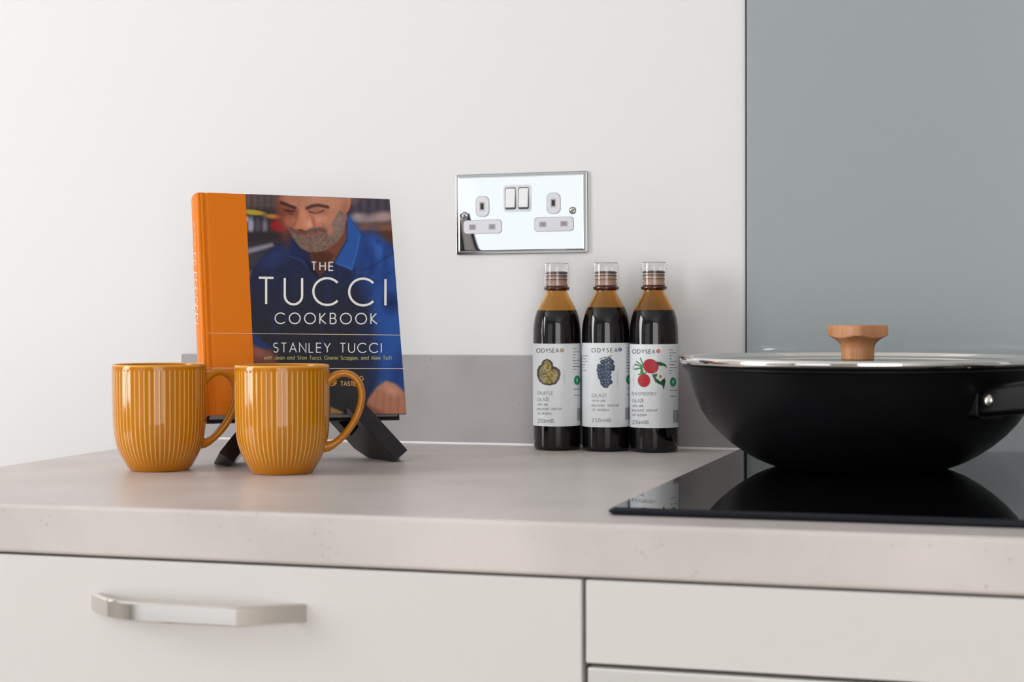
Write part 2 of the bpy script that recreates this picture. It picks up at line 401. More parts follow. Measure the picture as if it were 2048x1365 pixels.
bead('sealant_bead', EX+.002, 1.0, -.0066, .0038, sb)['label'] = 'pale silicone bead along the foot of the glass'
us = box('upstand', UX, EX-.001, -.012, -.0004, .0004, .0965, m_ups, bev=.0008)
tag(us, 'speckled stone-effect upstand strip along the white wall', 'upstand')
bead('sealant_bead', UX, EX-.001, -.0121, .0026, us)['label'] = 'pale silicone bead along the foot of the upstand'
def worktop():
    bm = bmesh.new(); r = .0035; n = 5; T = .0372
    prof = [(-.0004, 0)]
    prof += [(YW+r-r*math.sin(R(90*k/n)), -r+r*math.cos(R(90*k/n))) for k in range(n+1)]
    prof += [(YW+r-r*math.cos(R(90*k/n)), -T+r-r*math.sin(R(90*k/n))) for k in range(n+1)]
    prof += [(-.0004, -T)]
    prism(bm, prof, lambda u, v, d: (d, u, v), UX, .95); bmesh.ops.recalc_face_normals(bm, faces=bm.faces)
    return bmobj('worktop', bm, m_top, angle=50)
wt = worktop()
tag(wt, 'pale speckled stone-effect laminate worktop under the mugs and hob', 'worktop')

# ------------------------------------------------------------------ cabinets
YC = -.6104
def bar_handle(parent):
    """bowed strap handle: plan curve swept with a flat upright section"""
    x0, x1, yd = -.6640, -.4885, YC-.0190
    plan = []
    yo = YC-.0200-.0276; y_in = YC-.0195
    A = (-.6510, YC-.0198); B = (-.6020, yo-.0010); Cc = (-.5201, yo); D = (-.4789, YC-.0198)
    for k in range(9):
        t = k/8; plan.append((A[0]+(B[0]-A[0])*t, A[1]+(B[1]-A[1])*math.sin(t*PI/2)))
    for k in range(1, 9):
        t = k/8; plan.append((B[0]+(Cc[0]-B[0])*t, B[1]+(Cc[1]-B[1])*t-.0002*math.sin(PI*t)))
    for k in range(1, 9):
        t = k/8; plan.append((Cc[0]+(D[0]-Cc[0])*t, Cc[1]+(D[1]-Cc[1])*(t-.02*math.sin(PI*t))))
    th = .0045; zc0, zc1 = -.0690-.0010, -.0705; h = .0069
    bm = bmesh.new(); secs = []
    P = [np.array(p) for p in plan]
    for i, p in enumerate(P):
        a = P[min(i+1, len(P)-1)]-P[max(i-1, 0)]; a = a/np.linalg.norm(a); nrm = np.array([-a[1], a[0]])  # inward (+y side)
        if nrm[1] < 0: nrm = -nrm
        q = p+nrm*th; hh = h
        secs.append([(p[0], p[1], -.0713-hh+.0012), (p[0], p[1], -.0713+hh-.0012), (p[0]+nrm[0]*.0012, p[1]+nrm[1]*.0012, -.0713+hh),
                     (q[0], q[1], -.0713+hh), (q[0], q[1], -.0713-hh), (p[0]+nrm[0]*.0012, p[1]+nrm[1]*.0012, -.0713-hh)])
    tube_sections(bm, secs)
    o = bmobj('handle', bm, m_nickel, parent, angle=28); o['label'] = 'bowed polished nickel strap handle'
    return o
cb = thing('drawer_cabinet', 'cream drawer cabinet with bowed nickel handle, left under the worktop', 'cabinet', (-.5820, -.30, FZ))
def local(o, *a): return a
def cbox(name, x0, x1, y0, y1, z0, z1, M, parent, off, bev=0):
    return box(name, x0-off[0], x1-off[0], y0-off[1], y1-off[1], z0-off[2], z1-off[2], M, parent, bev)
off = (-.5820, -.30, FZ)
cbox('carcass', -.8750, -.2762, YC+.001, -.03, FZ+.12, -.0376, m_carc, cb, off)
cbox('plinth', -.8750, -.2762, YC+.06, YC+.075, FZ, FZ+.12, m_cream, cb, off)
def drawer(z0, z1, x0, x1, name='drawer'):
    return cbox(name, x0, x1, YC-.0190, YC-.0005, z0, z1, m_cream, cb, off, .0012)
d1 = drawer(-.182, -.0387, -.8740, -.2770)
hd = bar_handle(d1); hd.location = (-off[0], -off[1], -off[2])
d2 = drawer(-.465, -.186, -.8740, -.2770); d3 = drawer(-.775, -.469, -.8740, -.2770)
for d, zz in ((d2, -.14), (d3, -.42)):
    h2 = hd.copy(); COL.objects.link(h2); h2.parent = d; h2.location = (-off[0], -off[1], -off[2]+zz)
oc = (.02, -.30, FZ)
oh = thing('oven_cabinet', 'cream oven housing under the hob, right of the drawer cabinet', 'cabinet', oc)
cbox('side_panel', -.2750, -.2590, YC+.001, -.03, FZ+.12, -.0376, m_carc, oh, oc)
cbox('side_panel', .3090, .3250, YC+.001, -.03, FZ+.12, -.0376, m_carc, oh, oc)
cbox('base_panel', -.2590, .3090, YC+.001, -.03, FZ+.12, FZ+.136, m_carc, oh, oc)
cbox('plinth', -.2750, .3250, YC+.06, YC+.075, FZ, FZ+.12, m_cream, oh, oc)
cbox('filler_panel', -.2743, .3250, YC-.0190, YC-.0005, -.0953, -.0387, m_cream, oh, oc, .0012)
ov = thing('oven', 'stainless steel built-in oven showing only its top edge at the bottom', 'oven', (.02, -.30, FZ+.14))
oo = (.02, -.30, FZ+.14)
cbox('body', -.2580, .3040, YC+.001, -.06, FZ+.14, -.1010, m_carc, ov, oo)
cbox('control_panel', -.2730, .3240, YC-.0200, YC+.0005, -.2000, -.0974, m_steel, ov, oo, .0022)
cbox('door', -.2730, .3240, YC-.0220, YC+.0005, -.6900, -.2040, m_steel, ov, oo, .0022)
cbox('window_glass', -.2240, .2760, YC-.0235, YC-.0215, -.6200, -.2900, m_hob, ov, oo, .0008)
def round_bar(name, p0, p1, r, M, parent, n=14):
    a = Vector(p0); b = Vector(p1); d = (b-a).normalized(); q = d.to_track_quat('Z', 'Y').to_matrix()
    bm = bmesh.new(); secs = []
    for c, k in ((a, .7), (a+d*r*.3, 1), (b-d*r*.3, 1), (b, .7)):
        secs.append([c+q@Vector((r*k*math.cos(2*PI*i/n), r*k*math.sin(2*PI*i/n), 0)) for i in range(n)])
    tube_sections(bm, secs); return bmobj(name, bm, M, parent, angle=40)
round_bar('handle', (-.22-oo[0], YC-.055-oo[1], -.235-oo[2]), (.26-oo[0], YC-.055-oo[1], -.235-oo[2]), .008, m_steel, ov)
for xx in (-.18, .22): round_bar('handle_post', (xx-oo[0], YC-.020-oo[1], -.235-oo[2]), (xx-oo[0], YC-.052-oo[1], -.235-oo[2]), .005, m_steel, ov)
for xx in (-.10, .02, .14): round_bar('control_knob', (xx-oo[0], YC-.0195-oo[1], -.152-oo[2]), (xx-oo[0], YC-.043-oo[1], -.152-oo[2]), .019, m_steel, ov)

# ------------------------------------------------------------------ hob
HT = .0052
hob = thing('hob', 'black ceramic glass hob set on the worktop under the pan', 'hob', (.03, -.30, .0003), (0, 0, 0))
def hob_mesh():
    bm = bmesh.new(); xa0, xa1 = -.2702-.03, -.2600-.03; yf, yb = -.5840+.30, -.0260+.30; x2 = .330-.03
    def ring(ins, z, rr=.004):
        x0f, x0b, y0, y1, x1 = xa0+ins, xa1+ins, yf+ins, yb-ins, x2-ins
        return [bm.verts.new(p) for p in ((x0f+rr, y0, z), (x1, y0, z), (x1, y1, z), (x0b, y1, z), (x0f, y0+rr, z), (x0f+rr*.3, y0+rr*.3, z))]
    r0 = ring(.002, 0); r1 = ring(0, .0018); r2 = ring(.0004, .0034); r3 = ring(.0032, HT)
    for a, b in ((r0, r1), (r1, r2), (r2, r3)):
        for i in range(6): bm.faces.new((a[i], a[(i+1)%6], b[(i+1)%6], b[i]))
    bm.faces.new(r0[::-1])
    o = bmobj('bevelled_edge', bm, m_hobedge, hob, angle=25)
    bm = bmesh.new(); rr = .004; ins = .0032
    x0f, x0b, y0, y1, x1 = xa0+ins, xa1+ins, yf+ins, yb-ins, x2-ins
    pts = [(x0f+rr, y0), (x1, y0), (x1, y1), (x0b, y1), (x0f, y0+rr), (x0f+rr*.3, y0+rr*.3)]
    a = [bm.verts.new((u, v, HT+.00004)) for u, v in pts]; b = [bm.verts.new((u, v, HT-.002)) for u, v in pts]
    bm.faces.new(a); bm.faces.new(b[::-1])
    for i in range(6): bm.faces.new((b[i], b[(i+1)%6], a[(i+1)%6], a[i]))
    bmobj('glass_surface', bm, m_hob, hob)
hob_mesh()
hob.location.z = .0003

# ------------------------------------------------------------------ wok with lid
ZH = HT+.0006
PC = (-.1250, -.2304, ZH)
pan = thing('wok', 'matte black deep wok standing on the hob under a glass lid', 'pan', PC)
prof = [(0, 0), (.070, 0), (.0745, .0008), (.0824, .0036), (.0915, .0074), (.1021, .0136), (.1128, .0211), (.1234, .0303), (.1325, .0401),
        (.1394, .0507), (.1447, .0629), (.1485, .0735), (.1512, .0826), (.1524, .0852), (.1527, .0864), (.1544, .0868), (.1554, .0876), (.1556, .0886), (.1550, .0896), (.1538, .0902), (.1532, .0912),
        (.1512, .0912), (.1500, .0880), (.1465, .0735), (.1427, .0629), (.1374, .0520), (.1305, .0420), (.1214, .0325), (.11, .0235), (.10, .0165), (.08, .0070), (.065, .0035), (0, .003)]
lathe('bowl', prof, m_pan, pan, seg=160, angle=35)
CD = Vector((.083, -.9965, 0)); SR = Vector((.9965, .083, 0))     # towards the room / towards the right
phi = R(44.5); hd_ = CD*math.cos(phi)+SR*math.sin(phi); tg = Vector((-hd_.y, hd_.x, 0)); 
if tg.dot(SR) < 0: tg = -tg        # tangential, to the right/back
def wok_handle():
    bm = bmesh.new(); secs = []
    # radial distance, centre height, half width (tangential), half height
    for s, zc, hw, hh in ((.134, .0640, .0140, .0100), (.1445, .0640, .0142, .0122), (.166, .0665, .0138, .0126), (.20, .0705, .0130, .0128), (.25, .080, .0130, .0110), (.30, .090, .0135, .0095), (.325, .094, .0130, .0090), (.332, .095, .0090, .0060)):
        sec = rrect(2*hw, 2*hh, min(hw, hh)*.38, 3)
        secs.append([hd_*s+tg*u+Vector((0, 0, zc+v)) for u, v in sec])
    tube_sections(bm, secs); return bmobj('long_handle', bm, m_black, pan, angle=50)
wh = wok_handle()
# mounting plate, curved against the bowl
bm = bmesh.new()
secs = []
for s, e in ((.1405, .0185), (.1475, .0165), (.1490, .0150)):
    sec = rrect(2*e, .026, .005, 3); secs.append([hd_*(s+0)+tg*u+Vector((0, 0, 0.0630+v))+hd_*(-abs(u)*.10) for u, v in sec])
tube_sections(bm, secs); bmobj('mounting_plate', bm, m_black, pan, angle=50)
def dome(name, c, axis, r, h, M, parent, n=24):
    q = axis.normalized().to_track_quat('Z', 'Y').to_matrix(); c = Vector(c); bm = bmesh.new(); secs = []
    for k in range(8):
        a = R(90*k/7.3); secs.append([c+q@Vector((r*math.cos(a)*math.cos(2*PI*i/n), r*math.cos(a)*math.sin(2*PI*i/n), h*math.sin(a))) for i in range(n)])
    tube_sections(bm, secs); return bmobj(name, bm, M, parent, angle=60)
rv = dome('rivet', hd_*.1555-tg*.0137+Vector((0, 0, .0655)), -tg, .0058, .0036, m_rivet, pan); rv['label'] = 'domed steel rivet on the handle'
rv2 = dome('rivet', hd_*.1555+tg*.0137+Vector((0, 0, .0655)), tg, .0058, .0036, m_rivet, pan); rv2['label'] = 'domed steel rivet on the handle'

lid = thing('pan_lid', 'flat glass lid with polished steel rim and wooden knob on the wok', 'lid', (PC[0]-.0010, PC[1], ZH+.0913))
rimp = [(.1490, .0000), (.1560, .0000), (.1573, .0006), (.1580, .0020), (.1580, .0042), (.1574, .0056), (.1560, .0063), (.1545, .0062), (.1532, .0052), (.1522, .0030), (.1508, .0022), (.1490, .0020), (.1490, .0000)]
rimp = [(r_*.994, z_) for r_, z_ in rimp]
lathe('steel_rim', rimp, m_rim, lid, seg=200, angle=60)
gp = [(0, .0006), (.1480, .0002), (.1490, .0010), (.1480, .0020), (.10, .0026), (.04, .0030), (0, .0030)]
lathe('glass_disc', gp, m_lidglass, lid, seg=120, angle=50)
def knob():
    vs = []; fs = []; n = 96
    zs = [.0, .0006, .004, .008, .0105, .0125, .0145, .0162, .0175, .0187, .0197, .0206, .0214, .0222, .0230, .0240, .0260, .0285, .0298, .0304]
    def flare(z):
        if z < .009: return .0143
        t = (z-.009)/.0138; return .0143+.0150*min(1.3, t)**2.3
    for z in zs:
        for i in range(n):
            a = 2*PI*i/n
            # rounded square outline, a corner towards the room
            p = 4.2; b = a-math.atan2(CD.y, CD.x)-PI/4
            sq = .0217/((abs(math.cos(b))**p+abs(math.sin(b))**p)**(1/p))
            r = min(flare(z), sq)
            if z > .029: r *= .985 if z < .030 else .955
            if z < .0003: r *= .96
            vs.append((r*math.cos(a), r*math.sin(a), z))
    m_ = len(zs)
    for k in range(m_-1):
        for i in range(n): fs.append((k*n+i, k*n+(i+1)%n, (k+1)*n+(i+1)%n, (k+1)*n+i))
    fs.append(tuple(range(n))[::-1]); fs.append(tuple((m_-1)*n+i for i in range(n)))
    o = meshobj('knob', vs, fs, m_wood, lid, angle=38); o.location = (-.0014, 0, .0031); o['label'] = 'flared round-cornered beech knob'
    return o
knob()

# ------------------------------------------------------------------ mugs
def ear_handle(bm_name, M, parent):
    # centre line in (radial, z) metres, from photo proportions
    pts = [(.0390, .0800), (.0450, .0850), (.0510, .0878), (.0575, .0882), (.0638, .0852), (.0682, .0795), (.0705, .0715), (.0700, .0620), (.0672, .0525), (.0630, .0440), (.0575, .0362), (.0515, .0298), (.0455, .0252), (.0402, .0230), (.0356, .0228)]
    # densify (Catmull-Rom)
    P = [np.array(p) for p in pts]; Q = []
    for i in range(len(P)-1):
        p0 = P[max(i-1, 0)]; p1 = P[i]; p2 = P[i+1]; p3 = P[min(i+2, len(P)-1)]
        for k in range(4):
            t = k/4; Q.append(.5*((2*p1)+(-p0+p2)*t+(2*p0-5*p1+4*p2-p3)*t*t+(-p0+3*p1-3*p2+p3)*t**3))
    Q.append(P[-1]); n = 16; V = []; Fc = []
    for i, q in enumerate(Q):
        a = Q[min(i+1, len(Q)-1)]-Q[max(i-1, 0)]; a = a/np.linalg.norm(a); nr = np.array([-a[1], a[0]])
        u = i/(len(Q)-1); rr = .0033+.0016*max(0, 1-u*6)+.0022*max(0, 1-(1-u)*6); wd = .0062+.002*max(0, 1-u*6)+.001*max(0, 1-(1-u)*6)
        for k in range(n):
            t = 2*PI*k/n; c, s = math.cos(t), math.sin(t)
            c2 = math.copysign(abs(c)**.8, c); s2 = math.copysign(abs(s)**.8, s)
            p = q+nr*rr*c2; V.append((p[0], wd*s2, p[1]))
    for i in range(len(Q)-1):
        for k in range(n): Fc.append((i*n+k, i*n+(k+1)%n, (i+1)*n+(k+1)%n, (i+1)*n+k))
    Fc.append(tuple(range(n))[::-1]); Fc.append(tuple((len(Q)-1)*n+k for k in range(n)))
    bm = bmesh.new(); bv = [bm.verts.new(v) for v in V]
    for f in Fc: bm.faces.new([bv[i] for i in f])
    bmesh.ops.recalc_face_normals(bm, faces=bm.faces)
    me = bpy.data.meshes.new('handle'); bm.to_mesh(me); bm.free(); me.materials.append(M)
    me.polygons.foreach_set('use_smooth', [True]*len(me.polygons))
    ca = me.color_attributes.new('Col', 'FLOAT_COLOR', 'POINT'); c = np.ones((len(me.vertices), 4), np.float32); c[:, :3] = MUG; ca.data.foreach_set('color', c.ravel())
    o = bpy.data.objects.new('handle', me); COL.objects.link(o); o.parent = parent; return o
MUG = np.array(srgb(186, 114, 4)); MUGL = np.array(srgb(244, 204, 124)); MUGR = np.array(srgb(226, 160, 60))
def mug_body(parent):
    H = .0965; Rm = .0422; NR = 58; per = 12; seg = NR*per
    op = [(0, .0022), (.0215, .0022), (.0225, 0), (.0262, 0), (.0272, .0010), (.0295, .0042), (.0322, .0088), (.0350, .0140), (.0375, .0196), (.0395, .0262), (.0408, .0335),
          (.0416, .0420), (.0419, .0520), (.0421, .0640), (.0422, .0760), (.0422, .0840), (.0422, .0905), (.0422, .0925), (.0422, .0940), (.0420, .0958), (.0414, .0965), (.0404, .0962), (.0399, .0950)]
    ip = [(.0398, .0900), (.0397, .0700), (.0392, .0450), (.0378, .0290), (.0345, .0170), (.0290, .0090), (.0200, .0056), (0, .0050)]
    # refine the fluted stretch
    P = []
    for a, b in zip(op, op[1:]):
        k = 2 if .0005 < a[1] < .092 else 1
        for j in range(k): P.append((a[0]+(b[0]-a[0])*j/k, a[1]+(b[1]-a[1])*j/k))
    P.append(op[-1]); no = len(P); P += ip; n = len(P); V = []; Cc = []
    for i in range(seg):
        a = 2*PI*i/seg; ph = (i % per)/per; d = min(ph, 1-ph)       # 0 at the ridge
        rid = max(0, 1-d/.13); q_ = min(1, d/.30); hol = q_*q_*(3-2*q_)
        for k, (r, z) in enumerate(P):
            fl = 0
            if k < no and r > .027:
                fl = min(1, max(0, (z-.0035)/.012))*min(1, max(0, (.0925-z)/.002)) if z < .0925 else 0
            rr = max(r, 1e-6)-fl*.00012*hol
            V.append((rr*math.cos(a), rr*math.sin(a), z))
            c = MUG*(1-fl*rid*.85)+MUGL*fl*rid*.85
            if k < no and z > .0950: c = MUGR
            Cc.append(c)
    Fc = []
    for i in range(seg):
        j = (i+1) % seg
        for k in range(n-1): Fc.append((i*n+k, j*n+k, j*n+k+1, i*n+k+1))
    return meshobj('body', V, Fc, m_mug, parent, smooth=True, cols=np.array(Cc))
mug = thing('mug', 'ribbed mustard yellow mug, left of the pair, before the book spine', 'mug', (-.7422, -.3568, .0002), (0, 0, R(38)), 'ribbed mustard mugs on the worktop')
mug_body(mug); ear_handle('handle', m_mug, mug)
mug2 = mug.copy(); COL.objects.link(mug2)
mug2['label'] = 'ribbed mustard yellow mug standing in front of the cookbook cover, right of its twin'
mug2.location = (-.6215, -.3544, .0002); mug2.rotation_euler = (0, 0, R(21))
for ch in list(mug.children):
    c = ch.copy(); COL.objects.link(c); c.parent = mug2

# ------------------------------------------------------------------ cookbook
bl = Vector((-.7180, -.3065, .0475)); by, lean, br = .6133, .3491, -.0176
BW, BH, BT = .1908, .2275, .030
r_ = Vector((math.cos(by), math.sin(by), 0)); n_ = Vector((-math.sin(by), math.cos(by), 0))
u_ = Vector((0, 0, 1))*math.cos(lean)+n_*math.sin(lean)
ra = r_*math.cos(br)+u_*math.sin(br); ua = u_*math.cos(br)-r_*math.sin(br); na = ua.cross(ra)   # backwards
if na.dot(n_) < 0: na = -na
BM = Matrix((ra, na, ua)).transposed().to_4x4(); BM.translation = bl
book = thing('cookbook', 'hardback cookbook with orange spine and bearded cook on cover, on the stand', 'book')
book.matrix_world = BM
BMi = BM.inverted()
Y0 = .0002
# front board with hinge groove: plan outline swept upwards
def plan_prism(name, outline, z0, z1, M, parent, ang=40):
    bm = bmesh.new(); prism(bm, outline, lambda u, v, d: (u, v, d), z0, z1); bmesh.ops.recalc_face_normals(bm, faces=bm.faces)
    return bmobj(name, bm, M, parent, angle=ang)
def front_y(x):
    if x < .0025: return .0002+.0006*max(0, 1-x/.0012)
    if x < .0075: return .0002+.0011*math.sin(PI*(x-.0025)/.005)**1.2
    return .0002
xs = [0, .0006, .0012, .0025]+[.0025+.005*k/8 for k in range(1, 9)]+[BW-.0005, BW]
fr = [(x, front_y(x)) for x in xs]
fo = [p_ for p_ in fr if p_[0] < .044]
plan_prism('front_cover', fo+[(.0444, .0002), (.0444, .0026), (.003, .0026), (0, .003)], 0, BH, m_orange, book)
pb = plan_prism('picture_board', [(.0444, .0002), (BW, .0002), (BW, .0026), (.0444, .0026)], 0, BH, mat('cover_navy', srgb(30, 36, 62), .35), book); pb['label'] = 'dark navy picture side of the front cover'
m_backc = mat('back_cover_black', (.012, .012, .013), .35)
BF = .0225
bk = plan_prism('back_cover', [(.002, BT-.0026), (BW-.002, BF-.0026), (BW-.002, BF), (.002, BT)], 0, BH, m_backc, book); bk['label'] = 'black back cover board'
sp = []
for k in range(13):
    a = PI*k/12; sp.append((-.0062*math.sin(a)**.75-.0002, BT/2-(BT/2-.0006)*math.cos(a)))
spi = [(x*.6+.0022, BT/2+(y-BT/2)*.86) for x, y in sp]
so = plan_prism('spine', sp+spi[::-1], 0, BH, m_orange, book, 60)
plan_prism('page_block', [(.0035, .0028), (BW-.0045, .0028), (BW-.0055, BF/2), (BW-.0045, BF-.0028), (.0035, BT-.0028)], .0032, BH-.0032, m_page, book)
# homography photo plane -> cover (only used to lay out the flat print)
def homog(src, dst):
    A = []; b = []
    for (x, y), (u, v) in zip(src, dst):
        A += [[x, y, 1, 0, 0, 0, -u*x, -u*y], [0, 0, 0, x, y, 1, -v*x, -v*y]]; b += [u, v]
    h = np.linalg.solve(np.array(A, float), np.array(b, float)); return np.append(h, 1).reshape(3, 3)
csrc = [(401, 385), (778, 398), (814, 829), (417, 829)]; cdst = [(0, BH), (BW, BH), (BW, 0), (0, 0)]
Hc = homog(csrc, cdst); Hi = homog(cdst, csrc)
def cov(x, y, lift=.00022):
    u, v, s = Hc@np.array([x, y, 1.0]); u /= s; v /= s; return (u, front_y(u)-lift, v)
def cover_print():
    nx, nz = 250, 350; x0 = .0445
    us_ = np.linspace(x0, BW-.0002, nx); vs_ = np.linspace(.0003, BH-.0003, nz)
    U, Vv = np.meshgrid(us_, vs_); U = U.ravel(); Vv = Vv.ravel()
    q = Hi@np.stack([U, Vv, np.ones_like(U)]); px = q[0]/q[2]; py = q[1]/q[2]
    X = (px-370)*4.266; Y = (py-370)*4.266
    p = Paint(X, Y, (52, 44, 50))
    # out-of-focus kitchen behind the cook
    p.poly([(490,60),(830,60),(830,200),(490,200)], (84, 66, 66), 25)
    for k in range(6): p.ell(540+k*55, 120, 14, 60, (112-8*k, 84, 82), .8)
    p.ell(575, 232, 110, 22, (182, 158, 44), .25, 6); p.ell(760, 268, 90, 20, (186, 124, 50), .4, 5)
    p.ell(800, 350, 75, 55, (156, 24, 32), .3, 20); p.ell(560, 345, 26, 70, (160, 164, 184), .5); p.ell(620, 345, 22, 60, (82, 76, 92), .5); p.ell(680, 350, 22, 60, (120, 116, 132), .6)
    p.ell(520, 290, 20, 26, (210, 205, 210), .6); p.poly([(500,400),(900,400),(900,450),(500,480)], (46, 36, 40), 14)
    p.poly([(500,545),(740,490),(760,520),(500,600)], (140, 138, 152), 14); p.poly([(500,600),(700,560),(620,680),(500,720)], (58, 54, 66), 18); p.ell(545, 770, 30, 40, (120, 118, 132), .6)
    p.poly([(1400,60),(1800,60),(1800,240),(1400,250)], (66, 58, 72), 20)
    for k in range(5): p.ell(1450+k*75, 150, 16, 80, (84, 74, 88), .9)
    p.ell(1470, 280, 70, 40, (184, 164, 162), .5); p.ell(1570, 290, 90, 40, (150, 130, 132), .6); p.ell(1690, 270, 90, 45, (176, 150, 146), .5)
    p.poly([(1400,330),(1800,320),(1800,400),(1450,400)], (128, 88, 66), 22); p.poly([(1480,400),(1800,390),(1800,520),(1600,470)], (92, 52, 36), 18)
    # shirt
    body = [(300,2600),(300,1000),(540,840),(565,745),(640,620),(745,530),(905,440),(1000,520),(1380,262),(1500,405),(1640,455),(1765,518),(2000,600),(2100,2600)]
    p.poly(body, (30, 36, 66), 7)
    p.poly([(1385,262),(1500,405),(1640,455),(1765,518),(2000,600),(2050,2600),(1650,2600),(1640,1500),(1560,1000),(1480,800),(1400,640)], (36, 74, 150), 60)
    p.ell(760, 620, 120, 60, (36, 52, 100), .8, -30); p.ell(1560, 560, 70, 150, (32, 62, 132), .7, 15); p.ell(1660, 560, 60, 120, (48, 98, 184), .8, -30)
    nz_ = vnoise(X, Y*.6, 55, 2); p.mix((nz_-.55)*1.2*(X > 1300)*(p.sdf(body) < 0), (20, 42, 100)); sm = np.clip(-p.sdf(body)/30, 0, 1); p.mix(sm*(vnoise(X*.8+Y*.5, Y*.2, 38, 5)-.62)*1.0*(X > 1250), (56, 92, 160))
    p.mix(sm*.35*(vnoise(X, Y, 7, 9)-.4), (60, 90, 150))
    p.line([(1500,720),(1600,690),(1790,560)], 10, (22, 40, 92), 14, .7); p.line([(1440,760),(1650,830),(1800,700)], 8, (24, 44, 96), 16, .6)
    # darker lower middle under the title
    d = np.clip((Y-700)/500, 0, 1)*np.clip((1660-X)/240, 0, 1); p.mix(d*.93, (36, 37, 46))
    p.mix(np.clip((vnoise(X*1.6, Y*.25, 60, 12)-.5)*1.1, 0, .4)*(Y > 650)*(X > 720)*(X < 1600), (40, 46, 88))
    p.ell(1790, 1260, 120, 380, (38, 84, 164), .6, -4); p.ell(1760, 1000, 60, 70, (24, 40, 92), .8); p.ell(1830, 1580, 60, 160, (30, 60, 126), .7, 10)
    p.poly([(550,1240),(640,1300),(610,1500),(550,1400)], (40, 62, 110), 26)
    # neck and open collar
    p.poly([(1060,560),(1270,470),(1375,260),(1395,330),(1370,470),(1265,655),(1150,770),(1095,700)], (120, 68, 48), 8)
    p.poly([(1060,560),(1200,560),(1270,600),(1150,780),(1095,700)], (84, 44, 34), 18)
    p.poly([(1385,262),(1440,330),(1500,420),(1470,560),(1425,728),(1265,660),(1372,470)], (40, 88, 166), 5)
    p.line([(1375,300),(1380,470),(1275,655)], 7, (20, 44, 96), 5); p.line([(1290,668),(1420,712),(1462,560),(1486,430)], 5, (92, 140, 204), 4, .7)
    p.poly([(915,445),(960,560),(1040,610),(1060,725),(1000,640),(870,600)], (26, 40, 84), 6); p.line([(880,600),(1000,640),(1062,722)], 6, (60, 88, 140), 5, .7)
    p.poly([(1000,585),(1095,700),(1120,780),(1060,725)], (20, 24, 46), 10)
    # head
    face = [(808,60),(812,200),(838,290),(875,365),(915,430),(945,480),(985,530),(1050,562),(1120,566),(1205,545),(1285,490),(1345,400),(1368,280),(1362,60)]
    p.ell(1366, 150, 44, 92, (196, 116, 92), .12, 6); p.ell(1352, 160, 18, 52, (140, 66, 54), .5, 6)
    p.poly(face, (188, 120, 92), 6)
    p.poly([(1362,60),(1320,60),(1330,240),(1375,300)], (170, 104, 82), 10)
    p.ell(830, 240, 45, 200, (134, 66, 50), .8, -8); p.ell(1150, 110, 210, 60, (206, 146, 116), .8); p.ell(930, 120, 90, 30, (190, 124, 96), .8)
    p.ell(1220, 190, 90, 110, (204, 138, 108), .7); p.ell(890, 235, 60, 40, (120, 62, 50), .7); p.ell(1110, 222, 84, 34, (140, 82, 64), .9, 0, .6)
    p.ell(1130, 290, 80, 45, (216, 146, 116), .6, 10); p.ell(880, 310, 34, 46, (176, 102, 78), .7, -15)
    # beard
    beard = [(872,345),(905,368),(960,402),(1060,362),(1190,362),(1225,420),(1250,330),(1290,250),(1320,210),(1362,250),(1350,400),(1290,490),(1205,548),(1120,570),(1050,566),(985,534),(945,484),(905,428)]
    p.poly(beard, (126, 98, 86), 9); st = vnoise(X, Y, 6, 3)+vnoise(X, Y, 13, 4)*.7; bm_ = np.clip(.5-p.sdf(beard)/16, 0, 1)
    p.mix(bm_*np.clip((st-.95)*1.1, 0, .4), (176, 156, 144)); p.mix(bm_*np.clip((.75-st)*1.3, 0, .45), (70, 48, 42))
    p.ell(1225, 380, 34, 44, (190, 124, 98), .5, -20); p.ell(1300, 340, 40, 90, (170, 150, 138), .9, 15, .5)
    # nose, moustache, mouth
    p.poly([(985,190),(955,300),(925,350),(960,385),(1015,398),(1080,360),(1092,330),(1060,280),(1035,190)], (206, 128, 98), 9)
    p.ell(1055, 330, 36, 34, (232, 166, 138), .8); p.ell(1010, 260, 26, 70, (216, 142, 112), .8, -8); p.line([(1095,318),(1100,352),(1072,378)], 8, (150, 84, 64), 8, .8); p.line([(955,220),(945,300),(928,350)], 14, (146, 76, 56), 12, .7); p.ell(985, 385, 34, 9, (96, 44, 36), .6, 12); p.ell(1090, 300, 14, 50, (180, 108, 84), .8, -14)
    p.line([(905,372),(945,396),(1010,404),(1085,380),(1165,374),(1192,396)], 20, (92, 66, 58), 11, .85); p.line([(1060,372),(1180,378)], 10, (120, 100, 90), 8, .6)
    p.line([(975,421),(1040,428),(1110,414),(1172,398)], 9, (184, 84, 76), 5); p.line([(955,412),(1040,416),(1110,404),(1200,384)], 4, (96, 44, 38), 4, .8)
    p.line([(1165,330),(1212,380),(1205,440)], 8, (120, 74, 60), 9, .6); p.line([(925,330),(890,365),(900,400)], 7, (110, 60, 48), 9, .5)
    # brows, closed eyes, wrinkles
    p.line([(818,150),(860,165),(935,195)], 22, (54, 32, 28), 8); p.line([(1035,198),(1080,178),(1130,170),(1215,188)], 22, (66, 42, 36), 9)
    p.line([(850,212),(890,222),(930,220)], 10, (48, 26, 22), 5); p.line([(1055,226),(1110,242),(1165,226),(1182,212)], 8, (60, 36, 30), 5, .9)
    p.line([(1070,212),(1120,210),(1175,200)], 7, (204, 140, 112), 6, .8)
    for a, b in (((1190,215),(1270,200)), ((1190,228),(1280,236)), ((1175,248),(1250,276))): p.line([a, b], 4, (160, 100, 80), 4, .35)
    p.line([(960,150),(985,185)], 6, (140, 80, 64), 8, .35)
    # forearm (left), hand (right), board
    o2 = 1151.8
